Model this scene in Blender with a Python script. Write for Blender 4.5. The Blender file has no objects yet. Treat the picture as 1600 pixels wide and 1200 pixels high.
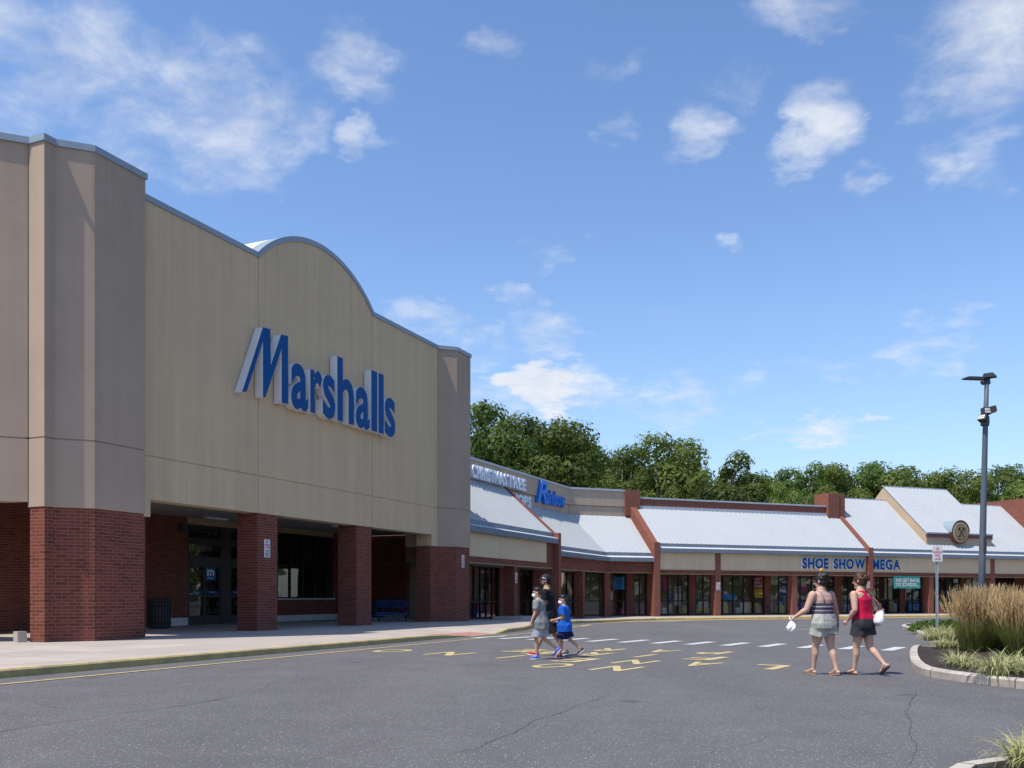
import bpy, bmesh, math, random
from mathutils import Vector, Matrix, noise
random.seed(7)
scene = bpy.context.scene
COL = scene.collection
rad = math.radians
# ------------------------------------------------------------------ frames
CAMH = 1.33; FPX = 1450.0
aA = rad(23.85); aC = rad(67.9)
AX = Vector((math.sin(aA), math.cos(aA), 0)); AY = Vector((-math.cos(aA), math.sin(aA), 0))
CX = Vector((math.sin(aC), math.cos(aC), 0)); CY = Vector((-math.cos(aC), math.sin(aC), 0))
UP = Vector((0, 0, 1))
def fA(x, y, z=0): return AX*x + AY*y + UP*z      # store frame: x along the big shop front, y into the building
def fC(x, y, z=0): return CX*x + CY*y + UP*z      # wing frame
def fW(x, y, z=0): return Vector((x, y, z))
def pA(u, v, y):                                  # photo measure -> (s, z) on a plane of the store frame
    dx = (u-800)/FPX
    Y = y/(-math.cos(aA)*dx + math.sin(aA))
    return Y*(dx*math.sin(aA)+math.cos(aA)), CAMH+(931-v)/FPX*Y
def pC(u, v, y):
    dx = (u-800)/FPX
    Y = y/(-math.cos(aC)*dx + math.sin(aC))
    return Y*(dx*math.sin(aC)+math.cos(aC)), CAMH+(931-v)/FPX*Y
def pG(u, v, z=0.0):                              # on the ground
    Y = (CAMH-z)*FPX/(v-931)
    return (u-800)/FPX*Y, Y
def zg(X, Y):                                     # the lot falls gently towards the far wing
    s = X*AX.x + Y*AX.y
    t = min(1, max(0, (s-36)/24.0))
    return -0.28*t*t*(3-2*t)

# ------------------------------------------------------------------ materials
MATS = {}
class NT:
    def __init__(s, m): s.nt = m.node_tree; s.n = s.nt.nodes; s.l = s.nt.links
    def add(s, t, **k):
        o = s.n.new(t)
        for a, b in k.items(): setattr(o, a, b)
        return o
    def inp(s, node, name, v):
        if hasattr(v, 'is_output') or isinstance(v, bpy.types.NodeSocket): s.l.new(v, node.inputs[name])
        else: node.inputs[name].default_value = v
    def mix(s, fac, a, b, mode='MIX'):
        n = s.add('ShaderNodeMix', data_type='RGBA', blend_type=mode)
        s.inp(n, 0, fac); s.inp(n, 6, a); s.inp(n, 7, b)
        return n.outputs[2]
    def math(s, op, a, b=0.0, c=0.0, clamp=False):
        n = s.add('ShaderNodeMath', operation=op); n.use_clamp = clamp
        s.inp(n, 0, a); s.inp(n, 1, b)
        if op in ('MULTIPLY_ADD', 'SMOOTH_MIN', 'SMOOTH_MAX'): s.inp(n, 2, c)
        return n.outputs[0]
    def noise(s, vec, scale, detail=4, rough=0.6):
        n = s.add('ShaderNodeTexNoise'); s.l.new(vec, n.inputs['Vector'])
        n.inputs['Scale'].default_value = scale; n.inputs['Detail'].default_value = detail; n.inputs['Roughness'].default_value = rough
        return n.outputs[0]
    def ramp(s, fac, pts):
        n = s.add('ShaderNodeValToRGB'); s.l.new(fac, n.inputs[0]); e = n.color_ramp.elements
        while len(e) < len(pts): e.new(0.5)
        for i, (p, c) in enumerate(pts):
            e[i].position = p; e[i].color = c if len(c) == 4 else (*c, 1)
        return n.outputs[0]
def rgb(c): return (c[0], c[1], c[2], 1)
def g(v): return (v, v, v, 1)
def newmat(name):
    m = bpy.data.materials.new(name); m.use_nodes = True
    return m, NT(m), m.node_tree.nodes['Principled BSDF']
def mat(name, col, rough=0.6, metal=0.0, var=0.12, scale=3.0, fine=40.0, bump=0.0, spec=0.3, trans=0.0):
    """plain surface with soft weathering"""
    if name in MATS: return MATS[name]
    m, t, b = newmat(name)
    tc = t.add('ShaderNodeTexCoord').outputs['Object']
    n1 = t.noise(tc, scale, 5, 0.65); n2 = t.noise(tc, fine, 3, 0.6)
    f = t.math('ADD', t.math('MULTIPLY', n1, 0.65), t.math('MULTIPLY', n2, 0.35))
    d = tuple(max(0, c*(1-var*1.6)) for c in col); e = tuple(min(1, c*(1+var)) for c in col)
    t.l.new(t.ramp(f, [(0.3, d), (0.7, e)]), b.inputs['Base Color'])
    b.inputs['Roughness'].default_value = rough; b.inputs['Metallic'].default_value = metal
    b.inputs['Specular IOR Level'].default_value = spec
    if trans: b.inputs['Transmission Weight'].default_value = trans
    if bump:
        bp = t.add('ShaderNodeBump'); bp.inputs['Strength'].default_value = bump; bp.inputs['Distance'].default_value = 0.01
        t.l.new(n2, bp.inputs['Height']); t.l.new(bp.outputs[0], b.inputs['Normal'])
    MATS[name] = m
    return m
def m_brick(name, c1, c2, mortar, dirty=0.35):
    m, t, b = newmat(name)
    uv = t.add('ShaderNodeTexCoord').outputs['UV']; ob = t.add('ShaderNodeTexCoord').outputs['Object']
    br = t.add('ShaderNodeTexBrick'); t.l.new(uv, br.inputs['Vector'])
    br.inputs['Scale'].default_value = 1; br.inputs['Brick Width'].default_value = 0.30; br.inputs['Row Height'].default_value = 0.089
    br.inputs['Mortar Size'].default_value = 0.0095; br.inputs['Mortar Smooth'].default_value = 0.25; br.inputs['Bias'].default_value = -0.25
    br.inputs['Color1'].default_value = rgb(c1); br.inputs['Color2'].default_value = rgb(c2); br.inputs['Mortar'].default_value = rgb(mortar)
    n = t.noise(ob, 1.3, 5); nf = t.noise(ob, 60, 2)
    c = t.mix(t.math('MULTIPLY', n, 0.55), br.outputs['Color'], (0.6, 0.45, 0.42, 1), 'MULTIPLY')
    c = t.mix(t.math('MULTIPLY', nf, 0.5), c, (0.7, 0.7, 0.7, 1), 'MULTIPLY')
    # grime low down on the wall
    sx = t.add('ShaderNodeSeparateXYZ'); t.l.new(uv, sx.inputs[0])
    low = t.math('SUBTRACT', 0.75, t.math('MULTIPLY', sx.outputs[1], 0.9), clamp=True)
    low = t.math('MULTIPLY', low, t.noise(ob, 5, 4)); 
    c = t.mix(t.math('MULTIPLY', low, dirty, clamp=True), c, (0.09, 0.075, 0.07, 1))
    t.l.new(c, b.inputs['Base Color']); b.inputs['Roughness'].default_value = 0.85; b.inputs['Specular IOR Level'].default_value = 0.2
    bp = t.add('ShaderNodeBump'); bp.inputs['Strength'].default_value = 0.5; bp.inputs['Distance'].default_value = 0.01
    inv = t.math('SUBTRACT', 1.0, br.outputs['Fac']); t.l.new(t.math('ADD', inv, t.math('MULTIPLY', nf, 0.3)), bp.inputs['Height'])
    t.l.new(bp.outputs[0], b.inputs['Normal'])
    return m
def m_stucco(name, col, streak=0.5):
    m, t, b = newmat(name)
    uv = t.add('ShaderNodeTexCoord').outputs['UV']; ob = t.add('ShaderNodeTexCoord').outputs['Object']
    mp = t.add('ShaderNodeMapping'); t.l.new(uv, mp.inputs[0]); mp.inputs['Scale'].default_value = (2.6, 0.10, 1)
    st = t.noise(mp.outputs[0], 1.0, 6, 0.7); big = t.noise(ob, 0.35, 4); fine = t.noise(ob, 90, 2)
    f = t.math('ADD', t.math('MULTIPLY', st, streak), t.math('MULTIPLY', big, 1-streak))
    d = tuple(c*0.88 for c in col); e = tuple(min(1, c*1.10) for c in col)
    c = t.ramp(f, [(0.3, d), (0.7, e)])
    c = t.mix(t.math('MULTIPLY', fine, 0.25), c, (0.7, 0.7, 0.7, 1), 'MULTIPLY')
    blot = t.ramp(t.noise(ob, 1.7, 6, 0.75), [(0.50, (0, 0, 0)), (0.68, (1, 1, 1))]); c = t.mix(t.math('MULTIPLY', blot, 0.09), c, (0.55, 0.5, 0.45, 1), 'MULTIPLY')
    mp2 = t.add('ShaderNodeMapping'); t.l.new(uv, mp2.inputs[0]); mp2.inputs['Scale'].default_value = (5.0, 0.05, 1); mp2.inputs['Location'].default_value = (3, 1, 0)
    drip = t.ramp(t.noise(mp2.outputs[0], 1.0, 4, 0.6), [(0.56, (0, 0, 0)), (0.72, (1, 1, 1))])
    sz = t.add('ShaderNodeSeparateXYZ'); t.l.new(uv, sz.inputs[0])
    hi = t.math('MULTIPLY', t.math('SUBTRACT', sz.outputs[1], 9.0), 0.28, clamp=True)
    c = t.mix(t.math('MULTIPLY', t.math('MULTIPLY', drip, hi), 0.28), c, (0.5, 0.47, 0.44, 1), 'MULTIPLY')
    t.l.new(c, b.inputs['Base Color']); b.inputs['Roughness'].default_value = 0.92; b.inputs['Specular IOR Level'].default_value = 0.15
    bp = t.add('ShaderNodeBump'); bp.inputs['Strength'].default_value = 0.35; bp.inputs['Distance'].default_value = 0.006
    t.l.new(fine, bp.inputs['Height']); t.l.new(bp.outputs[0], b.inputs['Normal'])
    return m
def m_asphalt():
    m, t, b = newmat('asphalt')
    ob = t.add('ShaderNodeTexCoord').outputs['Object']
    big = t.noise(ob, 0.12, 5, 0.6); mid = t.noise(ob, 1.1, 5, 0.7); fine = t.noise(ob, 55, 3, 0.75)
    mp = t.add('ShaderNodeMapping'); t.l.new(ob, mp.inputs[0]); mp.inputs['Rotation'].default_value = (0, 0, aA); mp.inputs['Scale'].default_value = (0.55, 0.04, 1)
    lane = t.noise(mp.outputs[0], 1.0, 4, 0.6)
    vo = t.add('ShaderNodeTexVoronoi', feature='F1'); t.l.new(ob, vo.inputs['Vector']); vo.inputs['Scale'].default_value = 38
    peb = t.math('LESS_THAN', vo.outputs['Distance'], 0.34)
    sc = t.add('ShaderNodeSeparateColor'); t.l.new(vo.outputs['Color'], sc.inputs[0])
    lightp = t.math('MULTIPLY', peb, t.math('GREATER_THAN', sc.outputs[0], 0.80))
    warm = t.math('MULTIPLY', peb, t.math('GREATER_THAN', sc.outputs[1], 0.85))
    f = t.math('ADD', t.math('ADD', t.math('MULTIPLY', big, 0.35), t.math('MULTIPLY', lane, 0.3)), t.math('MULTIPLY', mid, 0.35))
    c = t.ramp(f, [(0.30, (0.092, 0.087, 0.089)), (0.70, (0.158, 0.150, 0.150))])
    c = t.mix(1.0, c, t.ramp(fine, [(0.28, (0.45, 0.45, 0.45)), (0.72, (1.55, 1.55, 1.55))]), 'MULTIPLY')
    oil = t.ramp(t.noise(ob, 0.55, 3, 0.5), [(0.66, (0, 0, 0)), (0.76, (1, 1, 1))]); c = t.mix(t.math('MULTIPLY', oil, 0.45), c, (0.045, 0.043, 0.043, 1))
    vs = t.add('ShaderNodeTexVoronoi', feature='F1'); t.l.new(ob, vs.inputs['Vector']); vs.inputs['Scale'].default_value = 0.5
    spot = t.ramp(t.math('ADD', vs.outputs['Distance'], t.math('MULTIPLY', t.noise(ob, 6, 4), 0.12)), [(0.10, (1, 1, 1)), (0.17, (0, 0, 0))]); c = t.mix(t.math('MULTIPLY', spot, 0.5), c, (0.04, 0.038, 0.037, 1))
    c = t.mix(t.math('MULTIPLY', lightp, 0.6), c, (0.42, 0.41, 0.41, 1))
    c = t.mix(t.math('MULTIPLY', warm, 0.4), c, (0.24, 0.19, 0.14, 1))
    t.l.new(c, b.inputs['Base Color']); b.inputs['Roughness'].default_value = 0.88; b.inputs['Specular IOR Level'].default_value = 0.25
    bp = t.add('ShaderNodeBump'); bp.inputs['Strength'].default_value = 0.6; bp.inputs['Distance'].default_value = 0.012
    t.l.new(t.math('ADD', fine, t.math('MULTIPLY', vo.outputs['Distance'], 0.6)), bp.inputs['Height']); t.l.new(bp.outputs[0], b.inputs['Normal'])
    return m
def m_paint(name, col, wear=0.45):
    m, t, b = newmat(name)
    ob = t.add('ShaderNodeTexCoord').outputs['Object']
    n1 = t.noise(ob, 9, 5, 0.75); n2 = t.noise(ob, 70, 2)
    f = t.math('ADD', t.math('MULTIPLY', n1, 0.6), t.math('MULTIPLY', n2, 0.4))
    k = t.ramp(f, [(wear-0.06, (0, 0, 0)), (wear+0.06, (1, 1, 1))])
    c = t.mix(k, (col[0]*0.45+0.05, col[1]*0.45+0.05, col[2]*0.45+0.05, 1), rgb(col))
    t.l.new(c, b.inputs['Base Color']); b.inputs['Roughness'].default_value = 0.75
    return m
def m_concrete(name, col, stain=(0.35, 0.22, 0.13), amount=0.35, joint=True):
    m, t, b = newmat(name)
    ob = t.add('ShaderNodeTexCoord').outputs['Object']; uv = t.add('ShaderNodeTexCoord').outputs['UV']
    mp = t.add('ShaderNodeMapping'); t.l.new(ob, mp.inputs[0]); mp.inputs['Rotation'].default_value = (0, 0, -(math.pi/2-aA)); 
    br = t.add('ShaderNodeTexBrick'); t.l.new(mp.outputs[0], br.inputs['Vector']); br.offset = 0
    br.inputs['Brick Width'].default_value = 1.6; br.inputs['Row Height'].default_value = 1.6; br.inputs['Mortar Size'].default_value = 0.008
    br.inputs['Scale'].default_value = 1; br.inputs['Color1'].default_value = g(1.0); br.inputs['Color2'].default_value = g(0.86); br.inputs['Mortar'].default_value = g(0.45)
    n1 = t.noise(ob, 0.8, 6, 0.65); n2 = t.noise(ob, 45, 3)
    c = t.mix(n1, tuple(x*0.78 for x in col)+(1,), tuple(min(1, x*1.1) for x in col)+(1,))
    if joint: c = t.mix(1.0, c, br.outputs['Color'], 'MULTIPLY')
    c = t.mix(t.math('MULTIPLY', n2, 0.35), c, g(0.6), 'MULTIPLY')
    s = t.ramp(t.noise(ob, 0.9, 6, 0.8), [(0.52, (0, 0, 0)), (0.75, (1, 1, 1))])
    c = t.mix(t.math('MULTIPLY', s, amount), c, rgb(stain))
    t.l.new(c, b.inputs['Base Color']); b.inputs['Roughness'].default_value = 0.9; b.inputs['Specular IOR Level'].default_value = 0.2
    bp = t.add('ShaderNodeBump'); bp.inputs['Strength'].default_value = 0.3; bp.inputs['Distance'].default_value = 0.006
    t.l.new(n2, bp.inputs['Height']); t.l.new(bp.outputs[0], b.inputs['Normal'])
    return m
def m_glass(name, tint=(0.78, 0.80, 0.80), refl=1.0):
    m = bpy.data.materials.new(name); m.use_nodes = True; t = NT(m); t.n.clear()
    o = t.add('ShaderNodeOutputMaterial'); tr = t.add('ShaderNodeBsdfTransparent'); gl = t.add('ShaderNodeBsdfGlossy')
    tr.inputs[0].default_value = rgb(tint); gl.inputs['Roughness'].default_value = 0.015; gl.inputs[0].default_value = g(0.9)
    fr = t.add('ShaderNodeFresnel'); fr.inputs[0].default_value = 1.7
    ob = t.add('ShaderNodeTexCoord').outputs['Object']; bp = t.add('ShaderNodeBump'); bp.inputs['Strength'].default_value = 0.02; bp.inputs['Distance'].default_value = 0.3
    t.l.new(t.noise(ob, 0.6, 1), bp.inputs['Height']); t.l.new(bp.outputs[0], gl.inputs['Normal'])
    f = t.math('ADD', t.math('MULTIPLY', fr.outputs[0], refl*.62), 0.05, clamp=True)
    mx = t.add('ShaderNodeMixShader'); t.l.new(f, mx.inputs[0]); t.l.new(tr.outputs[0], mx.inputs[1]); t.l.new(gl.outputs[0], mx.inputs[2])
    t.l.new(mx.outputs[0], o.inputs[0])
    return m
def m_clutter():
    """shelves of goods at the back of a shop"""
    m, t, b = newmat('shop_goods')
    uv = t.add('ShaderNodeTexCoord').outputs['UV']
    br = t.add('ShaderNodeTexBrick'); t.l.new(uv, br.inputs['Vector']); br.inputs['Scale'].default_value = 1
    br.inputs['Brick Width'].default_value = 0.42; br.inputs['Row Height'].default_value = 0.38; br.inputs['Mortar Size'].default_value = 0.05
    br.inputs['Color1'].default_value = g(0.0); br.inputs['Color2'].default_value = g(1.0); br.inputs['Mortar'].default_value = g(0.02)
    wn = t.add('ShaderNodeTexVoronoi'); t.l.new(uv, wn.inputs['Vector']); wn.inputs['Scale'].default_value = 2.2
    hs = t.add('ShaderNodeHueSaturation'); t.l.new(wn.outputs['Color'], hs.inputs['Color']); hs.inputs['Saturation'].default_value = 0.55; hs.inputs['Value'].default_value = 0.6
    c = t.mix(br.outputs['Fac'], hs.outputs[0], g(0.02))
    c = t.mix(t.ramp(t.noise(uv, 0.7, 2), [(0.45, (0, 0, 0)), (0.55, (1, 1, 1))]), g(0.04), c)
    t.l.new(c, b.inputs['Base Color'])
    return m
def m_leaf(name, c1, c2, c3, transl=0.35, scale=0.35):
    m, t, b = newmat(name)
    ob = t.add('ShaderNodeTexCoord').outputs['Object']; geo = t.add('ShaderNodeNewGeometry'); oi = t.add('ShaderNodeObjectInfo')
    f = t.math('ADD', t.math('MULTIPLY', t.noise(ob, scale, 3), 0.78), t.math('MULTIPLY', geo.outputs['Random Per Island'], 0.22))
    c = t.ramp(f, [(0.25, c1), (0.5, c2), (0.78, c3)])
    hs = t.add('ShaderNodeHueSaturation'); t.l.new(c, hs.inputs['Color'])
    t.l.new(t.math('ADD', 0.485, t.math('MULTIPLY', oi.outputs['Random'], 0.03)), hs.inputs['Hue'])
    t.l.new(t.math('ADD', 0.8, t.math('MULTIPLY', oi.outputs['Random'], 0.45)), hs.inputs['Value'])
    c = hs.outputs[0]
    b.inputs['Roughness'].default_value = 0.55; b.inputs['Specular IOR Level'].default_value = 0.25
    t.l.new(c, b.inputs['Base Color'])
    tl = t.add('ShaderNodeBsdfTranslucent'); t.l.new(t.mix(1.0, c, (1.3, 1.35, 0.6, 1), 'MULTIPLY'), tl.inputs[0])
    mx = t.add('ShaderNodeMixShader'); mx.inputs[0].default_value = transl
    t.l.new(b.outputs[0], mx.inputs[1]); t.l.new(tl.outputs[0], mx.inputs[2])
    t.l.new(mx.outputs[0], t.n['Material Output'].inputs[0])
    return m
def m_blade(name, base, tip, edge=None):
    """grass blade: UV x across, y along"""
    m, t, b = newmat(name)
    uv = t.add('ShaderNodeTexCoord').outputs['UV']; sx = t.add('ShaderNodeSeparateXYZ'); t.l.new(uv, sx.inputs[0])
    geo = t.add('ShaderNodeNewGeometry')
    c = t.mix(sx.outputs[1], rgb(base), rgb(tip))
    c = t.mix(t.math('MULTIPLY', geo.outputs['Random Per Island'], 0.45), c, (0.55, 0.6, 0.45, 1), 'MULTIPLY')
    if edge:
        e = t.math('GREATER_THAN', t.math('ABSOLUTE', t.math('SUBTRACT', sx.outputs[0], 0.5)), 0.24)
        c = t.mix(e, c, rgb(edge))
    t.l.new(c, b.inputs['Base Color']); b.inputs['Roughness'].default_value = 0.6; b.inputs['Specular IOR Level'].default_value = 0.2
    tl = t.add('ShaderNodeBsdfTranslucent'); t.l.new(c, tl.inputs[0])
    mx = t.add('ShaderNodeMixShader'); mx.inputs[0].default_value = 0.3
    t.l.new(b.outputs[0], mx.inputs[1]); t.l.new(tl.outputs[0], mx.inputs[2]); t.l.new(mx.outputs[0], t.n['Material Output'].inputs[0])
    return m
def m_kerb(name, top, face):
    m, t, b = newmat(name)
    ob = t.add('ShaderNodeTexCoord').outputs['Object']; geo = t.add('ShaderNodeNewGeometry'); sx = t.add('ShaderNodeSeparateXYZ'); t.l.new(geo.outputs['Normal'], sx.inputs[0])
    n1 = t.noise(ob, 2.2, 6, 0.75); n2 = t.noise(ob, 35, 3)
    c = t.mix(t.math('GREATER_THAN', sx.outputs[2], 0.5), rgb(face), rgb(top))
    c = t.mix(t.ramp(n1, [(0.4, (0, 0, 0)), (0.75, (0.75, 0.75, 0.75))]), c, (0.20, 0.17, 0.12, 1))
    c = t.mix(t.math('MULTIPLY', n2, 0.5), c, g(0.55), 'MULTIPLY')
    t.l.new(c, b.inputs['Base Color']); b.inputs['Roughness'].default_value = 0.85
    return m
def m_mulch():
    m, t, b = newmat('mulch')
    ob = t.add('ShaderNodeTexCoord').outputs['Object']
    mp = t.add('ShaderNodeMapping'); t.l.new(ob, mp.inputs[0]); mp.inputs['Scale'].default_value = (1, 2.2, 1)
    vo = t.add('ShaderNodeTexVoronoi'); t.l.new(mp.outputs[0], vo.inputs['Vector']); vo.inputs['Scale'].default_value = 22
    n = t.noise(ob, 30, 4)
    sc = t.add('ShaderNodeSeparateColor'); t.l.new(vo.outputs['Color'], sc.inputs[0])
    c = t.ramp(sc.outputs[0], [(0.0, (0.012, 0.009, 0.008)), (0.6, (0.045, 0.031, 0.024)), (1.0, (0.11, 0.075, 0.052))])
    t.l.new(t.mix(t.math('MULTIPLY', n, 0.6), c, g(0.4), 'MULTIPLY'), b.inputs['Base Color']); b.inputs['Roughness'].default_value = 0.95
    bp = t.add('ShaderNodeBump'); bp.inputs['Strength'].default_value = 1.0; bp.inputs['Distance'].default_value = 0.03
    t.l.new(t.math('ADD', sc.outputs[1], n), bp.inputs['Height']); t.l.new(bp.outputs[0], b.inputs['Normal'])
    return m
def m_stripes(name, c1, c2, freq):
    m, t, b = newmat(name)
    uv = t.add('ShaderNodeTexCoord').outputs['Object']; sx = t.add('ShaderNodeSeparateXYZ'); t.l.new(uv, sx.inputs[0])
    z = t.math('MULTIPLY', sx.outputs[2], freq)
    fr = t.math('FRACT', z)
    k = t.math('GREATER_THAN', fr, 0.68)
    fr2 = t.math('FRACT', t.math('MULTIPLY', sx.outputs[2], freq*0.5))
    c = t.mix(k, rgb(c1), rgb(c2))
    c = t.mix(t.math('MULTIPLY', t.math('GREATER_THAN', fr2, 0.55), 0.35), c, (0.12, 0.10, 0.12, 1))
    t.l.new(c, b.inputs['Base Color']); b.inputs['Roughness'].default_value = 0.85
    return m

MATS['brick'] = m_brick('brick', (0.250, 0.070, 0.044), (0.120, 0.036, 0.028), (0.27, 0.165, 0.135))
MATS['brick2'] = m_brick('brick_bright', (0.31, 0.098, 0.060), (0.20, 0.062, 0.042), (0.31, 0.205, 0.165), 0.2)
MATS['stucco_brown'] = m_stucco('stucco_brown', (0.440, 0.335, 0.255), 0.4)
MATS['stucco_tan'] = m_stucco('stucco_tan', (0.655, 0.485, 0.305), 0.75)
MATS['stucco_panel'] = m_stucco('stucco_panel', (0.66, 0.515, 0.345), 0.5)
MATS['stucco_wing'] = m_stucco('stucco_wing', (0.50, 0.385, 0.285), 0.5)
MATS['stucco_cheek'] = m_stucco('stucco_cheek', (0.52, 0.39, 0.27), 0.3)
MATS['asphalt'] = m_asphalt()
MATS['yellow'] = m_paint('yellow_paint', (0.60, 0.47, 0.21), 0.47)
MATS['white_paint'] = m_paint('white_paint', (0.60, 0.60, 0.60), 0.46)
MATS['concrete'] = m_concrete('concrete_walk', (0.52, 0.455, 0.40), (0.38, 0.24, 0.15), 0.35)
MATS['concrete_plain'] = m_concrete('concrete_plain', (0.48, 0.43, 0.37), (0.25, 0.2, 0.15), 0.3, False)
MATS['gutter'] = m_concrete('concrete_gutter', (0.40, 0.34, 0.27), (0.2, 0.16, 0.12), 0.4, False)
MATS['ramp_red'] = mat('ramp_red', (0.50, 0.20, 0.17), 0.85, var=0.2)
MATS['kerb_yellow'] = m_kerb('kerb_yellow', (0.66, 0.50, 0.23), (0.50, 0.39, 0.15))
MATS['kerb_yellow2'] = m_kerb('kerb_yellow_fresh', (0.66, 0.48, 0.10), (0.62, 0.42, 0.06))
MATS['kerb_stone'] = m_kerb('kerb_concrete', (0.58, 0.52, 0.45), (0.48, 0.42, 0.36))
MATS['coping'] = mat('coping_metal', (0.27, 0.33, 0.39), 0.5, 0.0, 0.08, 1.0, spec=0.4)
MATS['membrane'] = mat('white_membrane', (0.78, 0.75, 0.70), 0.7)
MATS['roof_metal'] = mat('roof_metal', (0.485, 0.505, 0.515), 0.5, 0.0, 0.035, 0.35, 9.0, spec=0.35)
MATS['gutter_metal'] = mat('gutter_metal', (0.46, 0.50, 0.55), 0.5, 0.0, 0.08, 1.0)
MATS['gutter_dark'] = mat('gutter_dark', (0.19, 0.225, 0.27), 0.5, 0.0, 0.08, 1.0)
MATS['ledge'] = mat('gutter_ledge', (0.58, 0.60, 0.62), 0.5, 0.0, 0.08, 1.0)
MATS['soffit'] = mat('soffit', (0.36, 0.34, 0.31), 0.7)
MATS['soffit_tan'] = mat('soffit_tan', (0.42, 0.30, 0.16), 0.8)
MATS['frame_dark'] = mat('dark_frame', (0.022, 0.020, 0.020), 0.45)
MATS['frame_bronze'] = mat('bronze_frame', (0.045, 0.040, 0.038), 0.45)
MATS['glass'] = m_glass('window_glass')
MATS['interior'] = mat('interior_wall', (0.30, 0.26, 0.21), 0.9, scale=0.6, var=0.4)
MATS['goods'] = m_clutter()
MATS['plinth'] = mat('plinth_white', (0.62, 0.62, 0.63), 0.8, var=0.15, scale=1.5)
MATS['sign_blue'] = mat('sign_blue', (0.001, 0.075, 0.26), 0.5, var=0.05, spec=0.1)
MATS['sign_white'] = mat('sign_white', (0.78, 0.77, 0.76), 0.5, var=0.08)
MATS['rain_blue'] = mat('sign_bright_blue', (0.01, 0.20, 0.72), 0.35, var=0.05)
MATS['led_white'] = mat('letter_white', (0.82, 0.85, 0.95), 0.3, var=0.1, spec=0.5)
MATS['plate_white'] = mat('plate_white', (0.74, 0.73, 0.74), 0.5, var=0.06)
MATS['plate_red'] = mat('plate_red', (0.62, 0.06, 0.07), 0.5)
MATS['plate_black'] = mat('plate_black', (0.03, 0.03, 0.035), 0.5)
MATS['galv'] = mat('galvanised_steel', (0.42, 0.46, 0.50), 0.45, 0.3, 0.15, 4.0)
MATS['pole_blue'] = mat('pole_paint', (0.105, 0.125, 0.155), 0.5, 0.0, 0.12, 2.0)
MATS['lamp_dark'] = mat('lamp_housing', (0.05, 0.05, 0.055), 0.5)
MATS['lamp_lens'] = mat('lamp_lens', (0.72, 0.72, 0.70), 0.25)
MATS['mulch'] = m_mulch()
MATS['bark'] = mat('bark', (0.15, 0.125, 0.10), 0.9, var=0.4, scale=2, fine=14)
MATS['bark_pale'] = mat('bark_pale', (0.38, 0.35, 0.30), 0.9, var=0.3, scale=2, fine=14)
MATS['leaf'] = m_leaf('oak_leaf', (0.040, 0.066, 0.015), (0.088, 0.132, 0.030), (0.150, 0.195, 0.048))
MATS['leaf_pale'] = m_leaf('pale_leaf', (0.056, 0.090, 0.018), (0.128, 0.172, 0.038), (0.205, 0.238, 0.062))
MATS['blade_green'] = m_blade('reed_blade', (0.08, 0.14, 0.022), (0.24, 0.30, 0.075))
MATS['plume'] = m_blade('reed_plume', (0.38, 0.275, 0.13), (0.66, 0.46, 0.245))
MATS['lily'] = m_blade('lily_turf_blade', (0.16, 0.22, 0.04), (0.34, 0.38, 0.11), (0.66, 0.62, 0.34))
MATS['shrub'] = m_leaf('shrub_leaf', (0.03, 0.07, 0.015), (0.08, 0.15, 0.03), (0.16, 0.25, 0.06), 0.3, 2.0)

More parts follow.
